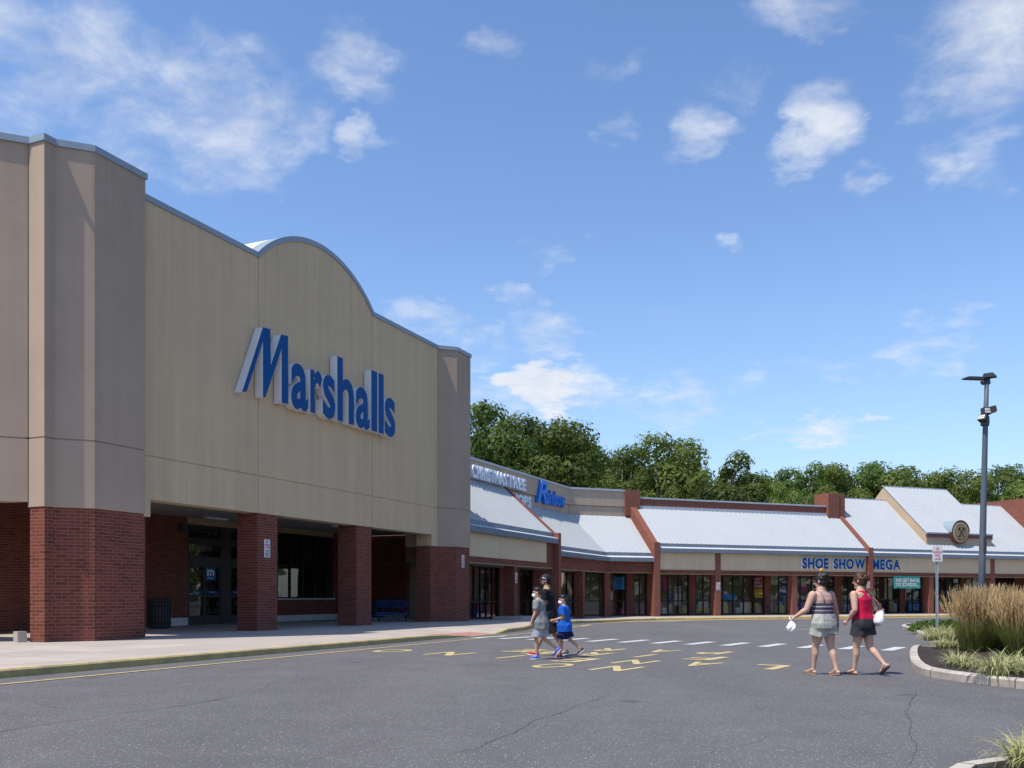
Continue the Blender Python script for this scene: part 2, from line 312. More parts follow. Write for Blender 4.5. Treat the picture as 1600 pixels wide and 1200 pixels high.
# ------------------------------------------------------------------ mesh builder
ROOTM = {}
class MB:
    def __init__(s, fr=fW): s.v = []; s.f = []; s.mi = []; s.uv = {}; s.fr = fr; s.sm = []
    def pt(s, *p): s.v.append(s.fr(*p)); return len(s.v)-1
    def raw(s, p): s.v.append(Vector(p)); return len(s.v)-1
    def face(s, idx, m=0, uv=None, smooth=False):
        s.f.append(tuple(idx)); s.mi.append(m); s.sm.append(smooth)
        if uv: s.uv[len(s.f)-1] = uv
    def quad(s, pts, m=0, uv=None): s.face([s.pt(*p) for p in pts], m, uv)
    def box(s, x0, x1, y0, y1, z0, z1, m=0):
        i = [s.pt(x, y, z) for z in (z0, z1) for y in (y0, y1) for x in (x0, x1)]
        for q in ((0, 2, 3, 1), (4, 5, 7, 6), (0, 1, 5, 4), (2, 6, 7, 3), (0, 4, 6, 2), (1, 3, 7, 5)): s.face([i[k] for k in q], m)
        return s
    def prism(s, poly, z0, z1, m=0, mtop=None):
        """poly of (x,y), extruded in z"""
        n = len(poly); a = [s.pt(x, y, z0) for x, y in poly]; b = [s.pt(x, y, z1) for x, y in poly]
        for k in range(n): s.face([a[k], a[(k+1) % n], b[(k+1) % n], b[k]], m)
        s.face(b, m if mtop is None else mtop); s.face(a[::-1], m)
        return s
    def slab(s, poly, y0, y1, m=0, mside=None):
        """poly of (x,z), extruded in y (y0 is the front)"""
        n = len(poly); a = [s.pt(x, y0, z) for x, z in poly]; b = [s.pt(x, y1, z) for x, z in poly]
        ms = m if mside is None else mside
        for k in range(n): s.face([a[k], b[k], b[(k+1) % n], a[(k+1) % n]], ms)
        s.face(a, m); s.face(b[::-1], ms)
        return s
    def wall(s, poly, x0, x1, m=0):
        """poly of (y,z), extruded in x"""
        n = len(poly); a = [s.pt(x0, y, z) for y, z in poly]; b = [s.pt(x1, y, z) for y, z in poly]
        for k in range(n): s.face([a[k], a[(k+1) % n], b[(k+1) % n], b[k]], m)
        s.face(b, m); s.face(a[::-1], m)
        return s
    def strip(s, rows, m=0, smooth=False):
        """rows: list of lists of points (frame coords); quads between"""
        ids = [[s.pt(*p) for p in r] for r in rows]
        for a, b in zip(ids, ids[1:]):
            for k in range(len(a)-1): s.face([a[k], a[k+1], b[k+1], b[k]], m, None, smooth)
        return s
    def tube(s, path, radii, n=10, m=0, cap=True, smooth=True):
        P = [s.fr(*p) for p in path]; rings = []
        if not isinstance(radii, (list, tuple)): radii = [radii]*len(P)
        for i, p in enumerate(P):
            d = (P[min(i+1, len(P)-1)]-P[max(i-1, 0)])
            d = d.normalized() if d.length > 1e-9 else UP
            e = d.orthogonal() if abs(d.z) > 0.9 else d.cross(UP); e.normalize()
            if abs(d.z) > 0.9: e = (Vector((1, 0, 0))-d*d.x).normalized()
            h = d.cross(e)
            rings.append([s.raw(p+(e*math.cos(2*math.pi*k/n)+h*math.sin(2*math.pi*k/n))*radii[i]) for k in range(n)])
        for a, b in zip(rings, rings[1:]):
            for k in range(n): s.face([a[k], a[(k+1) % n], b[(k+1) % n], b[k]], m, None, smooth)
        if cap:
            s.face(rings[0][::-1], m); s.face(rings[-1], m)
        return s
    def ball(s, c, r, n=12, k=8, m=0):
        c = s.fr(*c); r = r if isinstance(r, (tuple, list)) else (r, r, r); rows = []
        for j in range(k+1):
            th = math.pi*j/k
            rows.append([s.raw((c.x+r[0]*math.sin(th)*math.cos(2*math.pi*i/n), c.y+r[1]*math.sin(th)*math.sin(2*math.pi*i/n), c.z+r[2]*math.cos(th))) for i in range(n)])
        for a, b in zip(rows, rows[1:]):
            for i in range(n): s.face([a[i], b[i], b[(i+1) % n], a[(i+1) % n]], m, None, True)
        return s
    def build(s, name, mats, parent=None, autouv=True):
        if not isinstance(mats, (list, tuple)): mats = [mats]
        mats = [MATS[x] if isinstance(x, str) else x for x in mats]
        me = bpy.data.meshes.new(name); V = s.v
        inv = ROOTM[parent.name].inverted() if parent is not None and parent.name in ROOTM else None
        me.from_pydata([tuple(inv @ p) if inv is not None else tuple(p) for p in V], [], s.f)
        for m in mats: me.materials.append(m)
        me.polygons.foreach_set('material_index', s.mi); me.polygons.foreach_set('use_smooth', s.sm)
        ul = me.uv_layers.new(name='UVMap')
        for pi, poly in (enumerate(me.polygons) if (autouv or s.uv) else ()):
            if pi in s.uv:
                for li, c in zip(poly.loop_indices, s.uv[pi]): ul.data[li].uv = c
            elif autouv:
                idx = s.f[pi]; nrm = Vector((0, 0, 0)); p0 = V[idx[0]]
                for k in range(1, len(idx)-1): nrm += (V[idx[k]]-p0).cross(V[idx[k+1]]-p0)
                nrm = nrm.normalized() if nrm.length > 0 else UP
                if abs(nrm.z) > 0.92:
                    for li, vi in zip(poly.loop_indices, idx): ul.data[li].uv = (V[vi].x, V[vi].y)
                else:
                    t = Vector((-nrm.y, nrm.x, 0)).normalized(); b = nrm.cross(t)
                    for li, vi in zip(poly.loop_indices, idx): ul.data[li].uv = (V[vi].dot(t), V[vi].dot(b) if abs(nrm.z) > 0.05 else V[vi].z)
        o = bpy.data.objects.new(name, me); COL.objects.link(o)
        if parent is not None:
            o.parent = parent
            if parent.name in ROOTM: ROOTM[o.name] = ROOTM[parent.name]
        me.validate(); me.update()
        return o
def thing(name, label, cat, loc=(0, 0, 0), rotz=0.0, group=None):
    o = bpy.data.objects.new(name, None); COL.objects.link(o); o.empty_display_size = 0.2
    o.location = loc; o.rotation_euler = (0, 0, rotz)
    ROOTM[o.name] = Matrix.Translation(Vector(loc)) @ Matrix.Rotation(rotz, 4, 'Z')
    o['label'] = label; o['category'] = cat
    if group: o['group'] = group
    return o
def tag(o, label=None, cat=None, group=None, kind=None):
    if label: o['label'] = label
    if cat: o['category'] = cat
    if group: o['group'] = group
    if kind: o['kind'] = kind
    return o
def rebase(o, loc):
    """put a single-mesh thing's origin at its base"""
    o.data.transform(Matrix.Translation(-Vector(loc))); o.location = loc; return o
def copy_tree(o, parent=None):
    c = o.copy(); COL.objects.link(c); c.parent = parent
    for ch in o.children: copy_tree(ch, c)
    return c
def glyphs(txt, offset=0.0, shear=0.0, space=1.0):
    """flat outline mesh of a word in the built-in font"""
    cu = bpy.data.curves.new('tmp', 'FONT'); cu.body = txt; cu.offset = offset; cu.shear = shear; cu.space_character = space; cu.resolution_u = 4
    cu.extrude = 0.5
    ob = bpy.data.objects.new('tmp', cu); COL.objects.link(ob)
    dg = bpy.context.evaluated_depsgraph_get(); dg.update()
    me = bpy.data.meshes.new_from_object(ob.evaluated_get(dg))
    vs = [v.co.copy() for v in me.vertices]; fs = [tuple(p.vertices) for p in me.polygons]; ns = [p.normal.copy() for p in me.polygons]
    bpy.data.objects.remove(ob); bpy.data.curves.remove(cu); bpy.data.meshes.remove(me)
    return vs, fs, ns
def text_on(mb, txt, x0, x1, z0, z1, yf, yb, m=0, mside=None, offset=0.0, shear=0.0, space=1.0, fit=True):
    """word filling the rectangle x0..x1, z0..z1 of the frame, front at yf, back at yb"""
    vs, fs, ns = glyphs(txt, offset, shear, space)
    if not vs: return
    ax = min(v.x for v in vs); bx = max(v.x for v in vs); az = min(v.y for v in vs); bz = max(v.y for v in vs)
    ids = []
    for v in vs:
        fx = (v.x-ax)/(bx-ax); fz = (v.y-az)/(bz-az)
        ids.append(mb.pt(x0+(x1-x0)*fx, yf if v.z > 0 else yb, z0+(z1-z0)*fz))
    for f, n in zip(fs, ns):
        if n.z < -0.9 and abs(yf-yb) < 0.02: continue
        mb.face([ids[i] for i in f], m if (n.z > 0.9 or mside is None) else mside)
SUN_E = 5.0; SKY_S = .15; SKY_SAT = 1.12; SKY_V = 1.36; SKY_H = .505; CLOUD_MAX = .9; CLOUD_C = (5.5, 5.7, 6.1)
# ================================================================== SETTING
# ground sheet: one big sheet, falls gently towards the wing
mb = MB(fA)
xs = [-900, -200, -40, -10, 10, 34]+[36+k for k in range(0, 25)]+[62, 80, 140, 400, 1500]; ys = [-900, -300, -100, -40, -10, 10, 40, 80, 200, 900]
ids = []
for x in xs:
    row = []
    for y in ys:
        p = fA(x, y); row.append(mb.raw((p.x, p.y, zg(p.x, p.y))))
    ids.append(row)
for a, b in zip(ids, ids[1:]):
    for k in range(len(a)-1): mb.face([a[k], b[k], b[k+1], a[k+1]])
tag(mb.build('ground', 'asphalt'), kind='structure')

def gz(p, dz): return Vector((p.x, p.y, zg(p.x, p.y)+dz))
# kerb line of the shop walk
F = [(fA(x, y), h) for x, y, h in [(-40, 13.6, 1), (0, 13.6, 1), (8, 13.62, 1), (12, 13.58, 1), (16, 13.6, 1), (20, 13.6, 1), (24.6, 13.6, 1), (25.4, 13.6, .95), (26.6, 13.6, .5), (27.6, 13.6, .12), (29.3, 13.6, .12), (30.0, 13.65, .55), (30.8, 13.75, 1), (33, 14.05, 1), (35, 14.6, 1), (38.4, 14.95, 1), (41, 15.5, 1), (43.6, 16.1, 1), (47, 16.4, 1), (50, 16.55, 1), (53, 16.7, 1), (56.4, 16.85, 1)]]
F += [(fC(x, y), 1) for x, y in [(30.2, 52.0), (31.5, 52.7), (33.5, 53.1), (36, 53.2), (40, 53.2), (47, 53.2), (54, 53.2), (61, 53.2), (68, 53.2), (80, 53.2), (110, 53.2)]]
def offs(i, d):
    a = F[max(i-1, 0)][0]; b = F[min(i+1, len(F)-1)][0]; t = (b-a).normalized()
    return F[i][0]+Vector((-t.y, t.x, 0))*d
KERB = 0.14
mb = MB(); rows = []
for i in range(len(F)):
    h = F[i][1]; r = []
    for d, k in ((0.17, h), (1.5, .5+.5*h), (2.6, 1.0), (4.2, 1.0)):
        p = offs(i, d); r.append(gz(p, KERB*k))
    # back under the buildings
    p = F[i][0]
    if i < 22: q = fA(p.dot(AX), 31)
    else: q = fC(p.dot(CX)-2, 66)
    q = gz(q, KERB); q.z = r[-1].z; r.append(q)
    rows.append([tuple(v) for v in r])
mb.strip(rows)
tag(mb.build('sidewalk', 'concrete'), kind='structure')
def kerb_mesh(lo, hi, name, m):
    mb = MB(); rows = []
    for i in range(lo, hi):
        h = F[i][1]; a = F[i][0]; b = offs(i, .17); c = offs(i, .025); d = offs(i, -.02)
        z = KERB*h+.004
        rows.append([tuple(gz(d, -.05)), tuple(gz(a, z-.03)), tuple(gz(c, z)), tuple(gz(b, z)), tuple(gz(b, -.1))])
    mb.strip(rows); return tag(mb.build(name, m), kind='structure')
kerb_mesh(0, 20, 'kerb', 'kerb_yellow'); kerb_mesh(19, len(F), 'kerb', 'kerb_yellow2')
# joints in the yellow kerb
mb = MB()
for s in (10.4, 16.05, 20.6, 24.75):
    mb.box(s, s+.03, 13.575, 13.78, 0.0, .149)
tag(mb.build('kerb_joints', mat('joint_dark', (0.05, 0.045, 0.03))), kind='structure')
# tactile patch on the ramp
mb = MB(fA)
def walk_z(s, y):  # matches the ramp rows
    return 0
mb = MB()
rows = []
for i in range(7, 11):
    h = F[i][1]
    rows.append([tuple(gz(offs(i, .2), KERB*h+.006)), tuple(gz(offs(i, 1.0), KERB*(h+(.5-.5*h)*(.83/1.33))+.006))])
mb.strip(rows); tag(mb.build('ramp_paving', 'ramp_red'), kind='structure')
# concrete gutter in front of the wing kerb
mb = MB(); rows = []
for i in range(19, len(F)):
    w = [0.25, .6, 1.3, 2.2, 2.0, 1.4][i-19] if i < 25 else 1.15
    rows.append([tuple(gz(offs(i, -w), .005)), tuple(gz(offs(i, -.01), .005))])
mb.strip(rows); tag(mb.build('gutter', 'gutter'), kind='structure')
# yellow line along the kerb
def painted(pts, w, m, name, dz=.006):
    mb = MB(); rows = []
    for i, p in enumerate(pts):
        a = pts[max(i-1, 0)]; b = pts[min(i+1, len(pts)-1)]; t = (b-a).normalized(); nn = Vector((-t.y, t.x, 0))*w/2
        rows.append([tuple(gz(p-nn, dz)), tuple(gz(p+nn, dz))])
    mb.strip(rows); return tag(mb.build(name, m), kind='structure')
painted([fA(x, 12.6) for x in range(-40, 25, 2)]+[fA(26, 12.65), fA(29, 12.75), fA(32, 12.9), fA(36, 13.4), fA(42, 14.5), fA(47, 15.3), fA(52, 15.6), fA(55, 15.4)]+[fC(30.6, 49.2), fC(33.5, 50.2), fC(36.5, 51.4), fC(40, 51.9)]+[fC(x, 51.95) for x in range(44, 100, 4)], .11, 'yellow', 'road_marking', .0095)
# parking lines far off
for u0, v0, u1, v1 in ((1072, 985.5, 1122, 984.8), (1226, 990, 1266, 989.2), (1430, 970.5, 1492, 969.5), (905, 984, 922, 981.5)):
    a = Vector((*pG(u0, v0, -.15), 0)); b = Vector((*pG(u1, v1, -.15), 0))
    painted([a, (a+b)/2, b], .22, 'yellow', 'road_marking', .012)
# crosswalk bars
dC = Vector((math.sin(rad(33)), math.cos(rad(33)), 0)); rC = Vector((dC.y, -dC.x, 0))
for k in range(-3, 13):
    c = Vector((4.83+5.72, 25.21+26.78, 0))/2 + rC*(k-4)*1.02 + rC*.0
    painted([c-dC*.9, c, c+dC*.9], .30, 'white_paint', 'road_marking', .008)
# words on the asphalt, read from the far side
def ground_text(ch, R, D, w=.64, h=1.15, off=.018):
    mb = MB(); vs, fs, ns = glyphs(ch, off)
    ax = min(v.x for v in vs); bx = max(v.x for v in vs); az = min(v.y for v in vs); bz = max(v.y for v in vs)
    ids = []
    for v in vs:
        fx = (v.x-ax)/(bx-ax)-.5; fz = (v.y-az)/(bz-az)-.5
        if ch == 'I': fx *= .22
        p = rC*(R-fx*w)+dC*(D-fz*h); ids.append(mb.raw((p.x, p.y, .007)))
    for f, n in zip(fs, ns):
        if n.z > .9: mb.face([ids[i] for i in f][::-1])
    return mb
def ground_word(word, pos, **k):
    mb = MB()
    for ch, (R, D) in zip(word, pos):
        b = ground_text(ch, R, D, **k); o = len(mb.v); mb.v += b.v
        for f in b.f: mb.face([i+o for i in f])
    return tag(mb.build('road_lettering', 'yellow'), kind='structure')
ground_word('NO', [(-7.62, 15.25), (-8.94, 15.2)])
ground_word('LANE', [(-5.45, 17.1), (-6.75, 17.1), (-8.05, 16.95), (-9.35, 16.8)])
ground_word('FIRE', [(-7.3, 18.8), (-8.7, 18.8), (-10.0, 18.75), (-11.2, 18.6)])
ground_word('PAR', [(-7.85, 20.7), (-9.1, 20.6), (-10.5, 20.4)])
ground_word('NO', [(-12.77, 17.05), (-14.6, 17.2)], w=.8)
ground_word('I', [(-11.0, 16.9)])
ground_word('E', [(-12.0, 19.0)])
# cracks in the asphalt
def crack(pts, w, seed):
    rnd = random.Random(seed); P = []
    for (u0, v0), (u1, v1) in zip(pts, pts[1:]):
        a = Vector((*pG(u0, v0), 0)); b = Vector((*pG(u1, v1), 0)); n = max(3, int((b-a).length/.09)); t = (b-a).normalized(); nn = Vector((-t.y, t.x, 0))
        for k in range(n):
            x = k/n; P.append(a.lerp(b, x)+nn*(noise.noise(Vector((x*n*.11, seed*3.1, 0)))*.09+rnd.uniform(-.012, .012)))
    mb = MB(); rows = []
    for i, p in enumerate(P):
        a = P[max(i-1, 0)]; b = P[min(i+1, len(P)-1)]; t = (b-a).normalized(); nn = Vector((-t.y, t.x, 0))
        ww = w*(.25+.75*abs(noise.noise(Vector((i*.13, seed, 2)))))*min(1, i/4+.1, (len(P)-1-i)/4+.1)
        rows.append([(p.x-nn.x*ww, p.y-nn.y*ww, .004), (p.x+nn.x*ww, p.y+nn.y*ww, .004)])
    mb.strip(rows); return mb
mcr = mat('crack_dark', (0.04, 0.038, 0.038), 0.95)
for i, (pts, w) in enumerate([([(-40, 1150), (150, 1120), (290, 1102), (385, 1086)], .017), ([(385, 1086), (430, 1066), (520, 1058)], .009), ([(575, 1052), (660, 1046), (760, 1036), (850, 1028)], .014),
                              ([(270, 1105), (400, 1115), (490, 1122)], .006), ([(690, 1186), (760, 1166), (830, 1130), (900, 1105), (960, 1082)], .012), ([(1432, 1080), (1420, 1120), (1432, 1160), (1428, 1200)], .008),
                              ([(40, 1092), (110, 1112)], .006), ([(1080, 1190), (1200, 1150), (1330, 1140)], .005), ([(500, 1180), (620, 1150)], .005)]):
    tag(crack(pts, w*.7, i+1).build('road_crack', mcr), kind='structure')

# ================================================================== BIG STORE
st = thing('department_store', 'big tan and brown stucco store with an arched parapet and red brick base', 'store', tuple(fA(17, 20)), math.pi/2-aA)
YF = 20.5; ZT = 12.92-.17; ZP = 13.13-.17
co44 = math.cos(rad(44.05)); si44 = math.sin(rad(44.05))
# --- left pier plan (x,y)
P148 = (17.83, 19.85); P86 = (17.16, 20.50); P69 = (16.84, 20.50); P45 = (16.84, 21.07); PL = (16.84-6*co44, 21.07+6*si44)
pierL = [PL, P45, P69, P86, P148, (19.57, 19.85), (19.57, 20.56), (19.57, 22), (PL[0]+1.2, PL[1]+1.2)]
def inset(poly, d):
    n = len(poly); out = []
    area = sum(poly[i][0]*poly[(i+1) % n][1]-poly[(i+1) % n][0]*poly[i][1] for i in range(n))
    sg = 1 if area > 0 else -1
    for i in range(n):
        a, b, c = Vector(poly[i-1]), Vector(poly[i]), Vector(poly[(i+1) % n])
        t1 = (b-a).normalized(); t2 = (c-b).normalized(); n1 = Vector((-t1.y, t1.x))*sg; n2 = Vector((-t2.y, t2.x))*sg
        bis = (n1+n2); L = max(.35, bis.length/2); bis.normalize()
        o = b+bis*d/L; out.append((o.x, o.y))
    return out
def pier(plan, z0, z1, name, m, d=0): 
    mb = MB(fA); mb.prism(inset(plan, d) if d else plan, z0, z1); return mb.build(name, m, st)
brickL = [P45, P69, P86, P148, (19.57, 19.85), (19.57, 20.5), (20.27, 20.5), (20.27, 21.35), (17.2, 21.35)]
stub = .6
# stucco body in two lifts with a reveal groove at 5.39
def two_lift(plan, zb, zt, m='stucco_brown', zgv=5.39):
    mb = MB(fA); mb.prism(plan, zb, zgv-.02); mb.prism(inset(plan, .025), zgv-.02, zgv+.02); mb.prism(plan, zgv+.02, zt)
    return mb.build('wall', m, st)
two_lift([P45, P69, P86, P148, (19.57, 19.85), (19.57, 21.3), (17.0, 21.3)], 3.62, ZP)
two_lift([PL, (16.82, 21.072), (16.82, 21.8), (PL[0]+.6, PL[1]+.6)], 3.75, ZP)
mb = MB(fA); mb.prism(inset(brickL, .03), .1, 3.62); mb.build('brick_pier', 'brick', st)
def coping(plan, z, name='coping'):
    mb = MB(fA); mb.prism(inset(plan, -.045), z, z+.17); return mb.build(name, 'coping', st)
coping([P45, P69, P86, P148, (19.57, 19.85), (19.57, 21.3), (17.0, 21.3)], ZP)
coping([PL, (16.82, 21.03), (16.82, 21.8), (PL[0]+.6, PL[1]+.6)], ZP-.002)
# recess left of the pier
mb = MB(fA); mb.box(9.0, 16.6, 25.0, 25.4, .1, 4.4); mb.build('brick_wall', 'brick', st)
mb = MB(fA); mb.prism([(PL[0], PL[1]+.05), (16.8, 21.12), (16.8, 26), (9, 26)], 3.80, 4.0); mb.build('soffit', 'soffit_tan', st)
# --- right pier
Q683 = (37.84, YF); Q714 = (38.53, 19.83); Q735 = (39.92, 19.83)
pierR = [Q683, Q714, Q735, (39.92, 22.2), (37.84, 22.2)]
two_lift(pierR, 3.62, ZT)
brickR = [(37.2, YF), Q683, Q714, Q735, (39.92, 21.3), (37.2, 21.3)]
mb = MB(fA); mb.prism(inset(brickR, .03), .05, 3.62); mb.build('brick_pier', 'brick', st)
coping(pierR, ZT)
# --- fascia
A0, A1 = 25.2, 32.3; chord = A1-A0; rise = 1.5; Rr = ((chord/2)**2+rise**2)/(2*rise); cx = (A0+A1)/2; cz = ZT+rise-Rr
half = math.asin(chord/2/Rr)
arc = [(cx+Rr*math.sin(t), cz+Rr*math.cos(t)) for t in [half*(1-2*k/28) for k in range(29)]]   # right to left
fas = MB(fA)
def fascia_piece(poly, y0=YF, y1=YF+.55): fas.slab(poly, y0, y1)
ZB = 4.13; GV = 5.39; j = .012
for x0, x1, top in ((19.58, A0-j, None), (A0+j, A1-j, arc), (A1+j, 37.83, None)):
    lo = [(x0, ZB), (x1, ZB), (x1, GV-.02), (x0, GV-.02)]
    fascia_piece(lo)
    if top: up = [(x0, GV+.02), (x1, GV+.02)]+[(min(x1, max(x0, a)), b) for a, b in top]
    else: up = [(x0, GV+.02), (x1, GV+.02), (x1, ZT), (x0, ZT)]
    fascia_piece(up)
fas.box(19.6, 37.8, YF+.025, YF+.5, ZB+.1, ZT-.1)
for x0, x1 in ((19.58, 20.40), (37.30, 37.83)): fas.box(x0, x1, YF, YF+.8, 3.62, ZB)
fas.build('fascia_wall', 'stucco_tan', st)
mb = MB(fA); mb.slab([(28.35, 13.0), (28.36, 13.0), (28.36, 13.95), (28.35, 13.95)], YF-.002, YF+.1); mb.build('joint', mat('joint_grey', (.16, .13, .10)), st)
cp = MB(fA)
for x0, x1 in ((19.62, A0-.03), (A1+.03, 37.82)): cp.box(x0, x1, YF-.045, YF+.6, ZT, ZT+.17)
n = len(arc); outer = [(cx+(Rr+.17)*math.sin(t), cz+(Rr+.17)*math.cos(t)) for t in [half*(1-2*k/28) for k in range(29)]]
for k in range(n-1): cp.slab([arc[k], outer[k], outer[k+1], arc[k+1]], YF-.045, YF+.5)
cp.build('coping', 'coping', st)
# barrel vault behind the arch
v = MB(fA)
v.strip([[(a, YF+.3, b+.19) for a, b in arc], [(a, YF+4.5, b+.19) for a, b in arc]], 0, True)
v.strip([[(a, YF+.3, b+.13) for a, b in arc], [(a, YF+4.5, b+.13) for a, b in arc]], 0, True)
v.slab([(A0, ZT-.5)]+[(A1, ZT-.5)]+[(a, b+.1) for a, b in arc], YF+4.2, YF+4.5)
v.build('barrel_roof', 'membrane', st)
# soffit, columns, back wall
mb = MB(fA)
ys = [YF+.56+.3*k for k in range(21)]
for y in ys: mb.box(19.6, 41.9, y, y+.27, 4.5, 4.56)
mb.box(19.6, 41.9, YF+.56, 27.2, 4.57, 4.7); mb.build('soffit', 'soffit', st)
for x0, x1 in ((25.17, 26.22), (31.14, 32.24)):
    mb = MB(fA); mb.box(x0, x1, YF+.012, 21.38, .1, ZB+.0); mb.box(x0+.02, x1-.02, YF+.06, 21.36, ZB, 4.5); mb.build('brick_column', 'brick', st)
YB = 27.2
mb = MB(fA)
for a in ((14, 29.04, .1, 4.5), (33.75, 34.8, .1, 4.5), (34.8, 39.2, .1, 1.15), (39.2, 42.3, .1, 4.5)): mb.box(a[0], a[1], YB, YB+.4, a[2], a[3])
mb.box(42.0, 42.3, 24.6, YB, .1, 4.5)
mb.box(39.55, 39.95, YB-.3, YB, .1, 4.5)
mb.build('brick_wall', 'brick', st)
for q in ((29.04, 33.75, YB-.02, YB+.3, 4.25, 4.5), (34.8, 39.2, YB-.02, YB+.3, 4.27, 4.5), (41.95, 42.3, 21.3, 24.6, 3.1, 4.5)):
    mb = MB(fA); mb.box(*q); mb.build('lintel', 'soffit_tan', st)
for q in ((27.0, 29.02, YB-.05, YB, .1, .45), (34.0, 41.9, YB-.05, YB, .1, .42), (41.95, 42.0, 24.7, YB-.05, .05, .42)):
    mb = MB(fA); mb.box(*q); mb.build('plinth', 'plinth', st)
mb = MB(fA); mb.box(34.75, 39.25, YB-.08, YB+.1, 1.15, 1.21); mb.build('window_sill', 'plinth', st)
# windows
def shop_window(fr, parent, x0, x1, y, z0, z1, panes, fm='frame_dark', transom=None, name='window', fw=.07, depth=.10):
    fb = MB(fr); w = (x1-x0)
    fb.box(x0, x1, y, y+depth, z1-fw, z1); fb.box(x0, x1, y, y+depth, z0, z0+fw)
    xs = [x0+w*k/panes for k in range(panes+1)]
    for k, x in enumerate(xs):
        a = max(x0, x-fw/2) if 0 < k < panes else (x0 if k == 0 else x1-fw)
        fb.box(a, a+fw, y-.012, y+depth+.01, z0+fw, z1-fw)
    if transom:
        for tz in transom:
            for k in range(panes):
                a = xs[k]+(fw if k == 0 else fw/2); b = xs[k+1]-(fw if k == panes-1 else fw/2)
                fb.box(a, b, y-.004, y+depth, tz-fw/2, tz+fw/2)
    f = fb.build(name, fm, parent)
    for k in range(panes):
        a = xs[k]+.02; b = xs[k+1]-.02
        zz = [z0+.02]+sorted(transom or [])+[z1-.02]
        p = MB(fr)
        for za, zb in zip(zz, zz[1:]): p.quad([(a, y+.05, za), (b, y+.05, za), (b, y+.05, zb), (a, y+.05, zb)])
        p.build('pane', 'glass', f)
    return f
shop_window(fA, st, 34.8, 38.75, YB+.05, 1.21, 4.27, 4)
mb = MB(fA); mb.box(38.75, 39.2, YB+.05, YB+.2, 1.21, 4.27); mb.build('infill_panel', 'frame_dark', st)
# doors: two sliding door units with transom light
def door_unit(x0, x1):
    d = MB(fA); y = YB+.03
    d.box(x0, x0+.10, y, y+.16, .12, 4.25); d.box(x1-.10, x1, y, y+.16, .12, 4.25)
    d.box(x0+.1, x1-.1, y, y+.16, 4.12, 4.25); d.box(x0+.1, x1-.1, y-.01, y+.16, 3.44, 3.72); d.box(x0+.1, x1-.1, y-.02, y+.16, 2.62, 2.95)
    f = d.build('door', 'frame_bronze', st)
    t = MB(fA); t.quad([(x0+.1, y+.06, 2.95), (x1-.1, y+.06, 2.95), (x1-.1, y+.06, 3.44), (x0+.1, y+.06, 3.44)]); t.quad([(x0+.1, y+.06, 3.72), (x1-.1, y+.06, 3.72), (x1-.1, y+.06, 4.12), (x0+.1, y+.06, 4.12)]); t.build('pane', 'glass', f)
    m = (x0+x1)/2
    for a, b in ((x0+.1, m-.01), (m+.01, x1-.1)):
        l = MB(fA); l.box(a, a+.07, y+.03, y+.09, .14, 2.62); l.box(b-.07, b, y+.03, y+.09, .14, 2.62)
        l.box(a+.07, b-.07, y+.03, y+.09, .14, .52); l.box(a+.07, b-.07, y+.03, y+.09, 2.52, 2.62); l.box(a+.07, b-.07, y+.02, y+.09, 1.28, 1.38)
        l.build('door_leaf', 'frame_bronze', f)
        p = MB(fA); p.quad([(a+.07, y+.06, .52), (b-.07, y+.06, .52), (b-.07, y+.06, 2.52), (a+.07, y+.06, 2.52)]); p.build('pane', 'glass', f)
        w = MB(fA); w.box(a+.08, b-.08, y+.045, y+.055, 1.42, 1.53); w.build('window_decal', 'sign_blue', f)
        tx = MB(fA); text_on(tx, 'Welcome' if a < m else 'Thank you', a+.3, b-.3, 1.45, 1.51, y+.04, y+.044); tx.build('decal_lettering', 'sign_white', f)
    return f
d1 = door_unit(29.06, 31.12); d2 = door_unit(31.55, 33.73)
mb = MB(fA); mb.box(31.12, 31.55, YB+.02, YB+.2, .12, 4.25); mb.build('mullion', 'frame_bronze', st)
# banner in the first door
mb = MB(fA); mb.box(30.17, 30.75, YB+.07, YB+.074, 1.98, 2.50); bn = mb.build('door_banner', mat('banner_blue', (0.0, 0.16, 0.42)), d1)
mb = MB(fA); text_on(mb, 'm', 30.24, 30.66, 2.16, 2.42, YB+.06, YB+.064, offset=.03); text_on(mb, 'shopping', 30.28, 30.62, 2.04, 2.10, YB+.06, YB+.064); mb.build('banner_lettering', 'sign_white', bn)
# interior of the shop
mb = MB(fA); mb.box(28, 41.5, YB+5, YB+5.2, 0, 4.6); mb.build('interior_wall', 'goods', st)
mb = MB(fA); mb.box(28, 28.2, YB+.5, YB+5, 0, 4.6); mb.box(41.3, 41.5, YB+.5, YB+5, 0, 4.6); mb.box(28, 41.5, YB+.3, YB+5, 4.6, 4.7); mb.box(28, 41.5, YB+.35, YB+5, .08, .13); mb.build('interior_shell', 'interior', st)
# ceiling fittings
for x, y in ((23.2, 24.0), (29.6, 24.2), (29.6, 26.2), (35.5, 24.2), (38, 23.4)):
    mb = MB(fA); mb.box(x-.6, x+.6, y-.11, y+.11, 4.43, 4.499); c = mb.build('ceiling_light', 'plate_white', st)
mb = MB(fA); mb.box(28.55, 28.75, YB-.25, YB, 3.95, 4.2); mb.build('wall_camera', 'lamp_dark', st)
# store bulk behind
mb = MB(fA); mb.box(14, 41.8, YB+5.3, 62, 0, 8.2); mb.box(10, 14, 26.5, 62, 0, 8.2); mb.build('rear_wall', 'stucco_brown', st)
mb = MB(fA); mb.box(17.1, 19.5, 21.3, 22, 5, 12.5); mb.box(19.7, 37.8, YF+.6, YF+.9, 5, ZT-.2); mb.build('parapet_back', 'membrane', st)

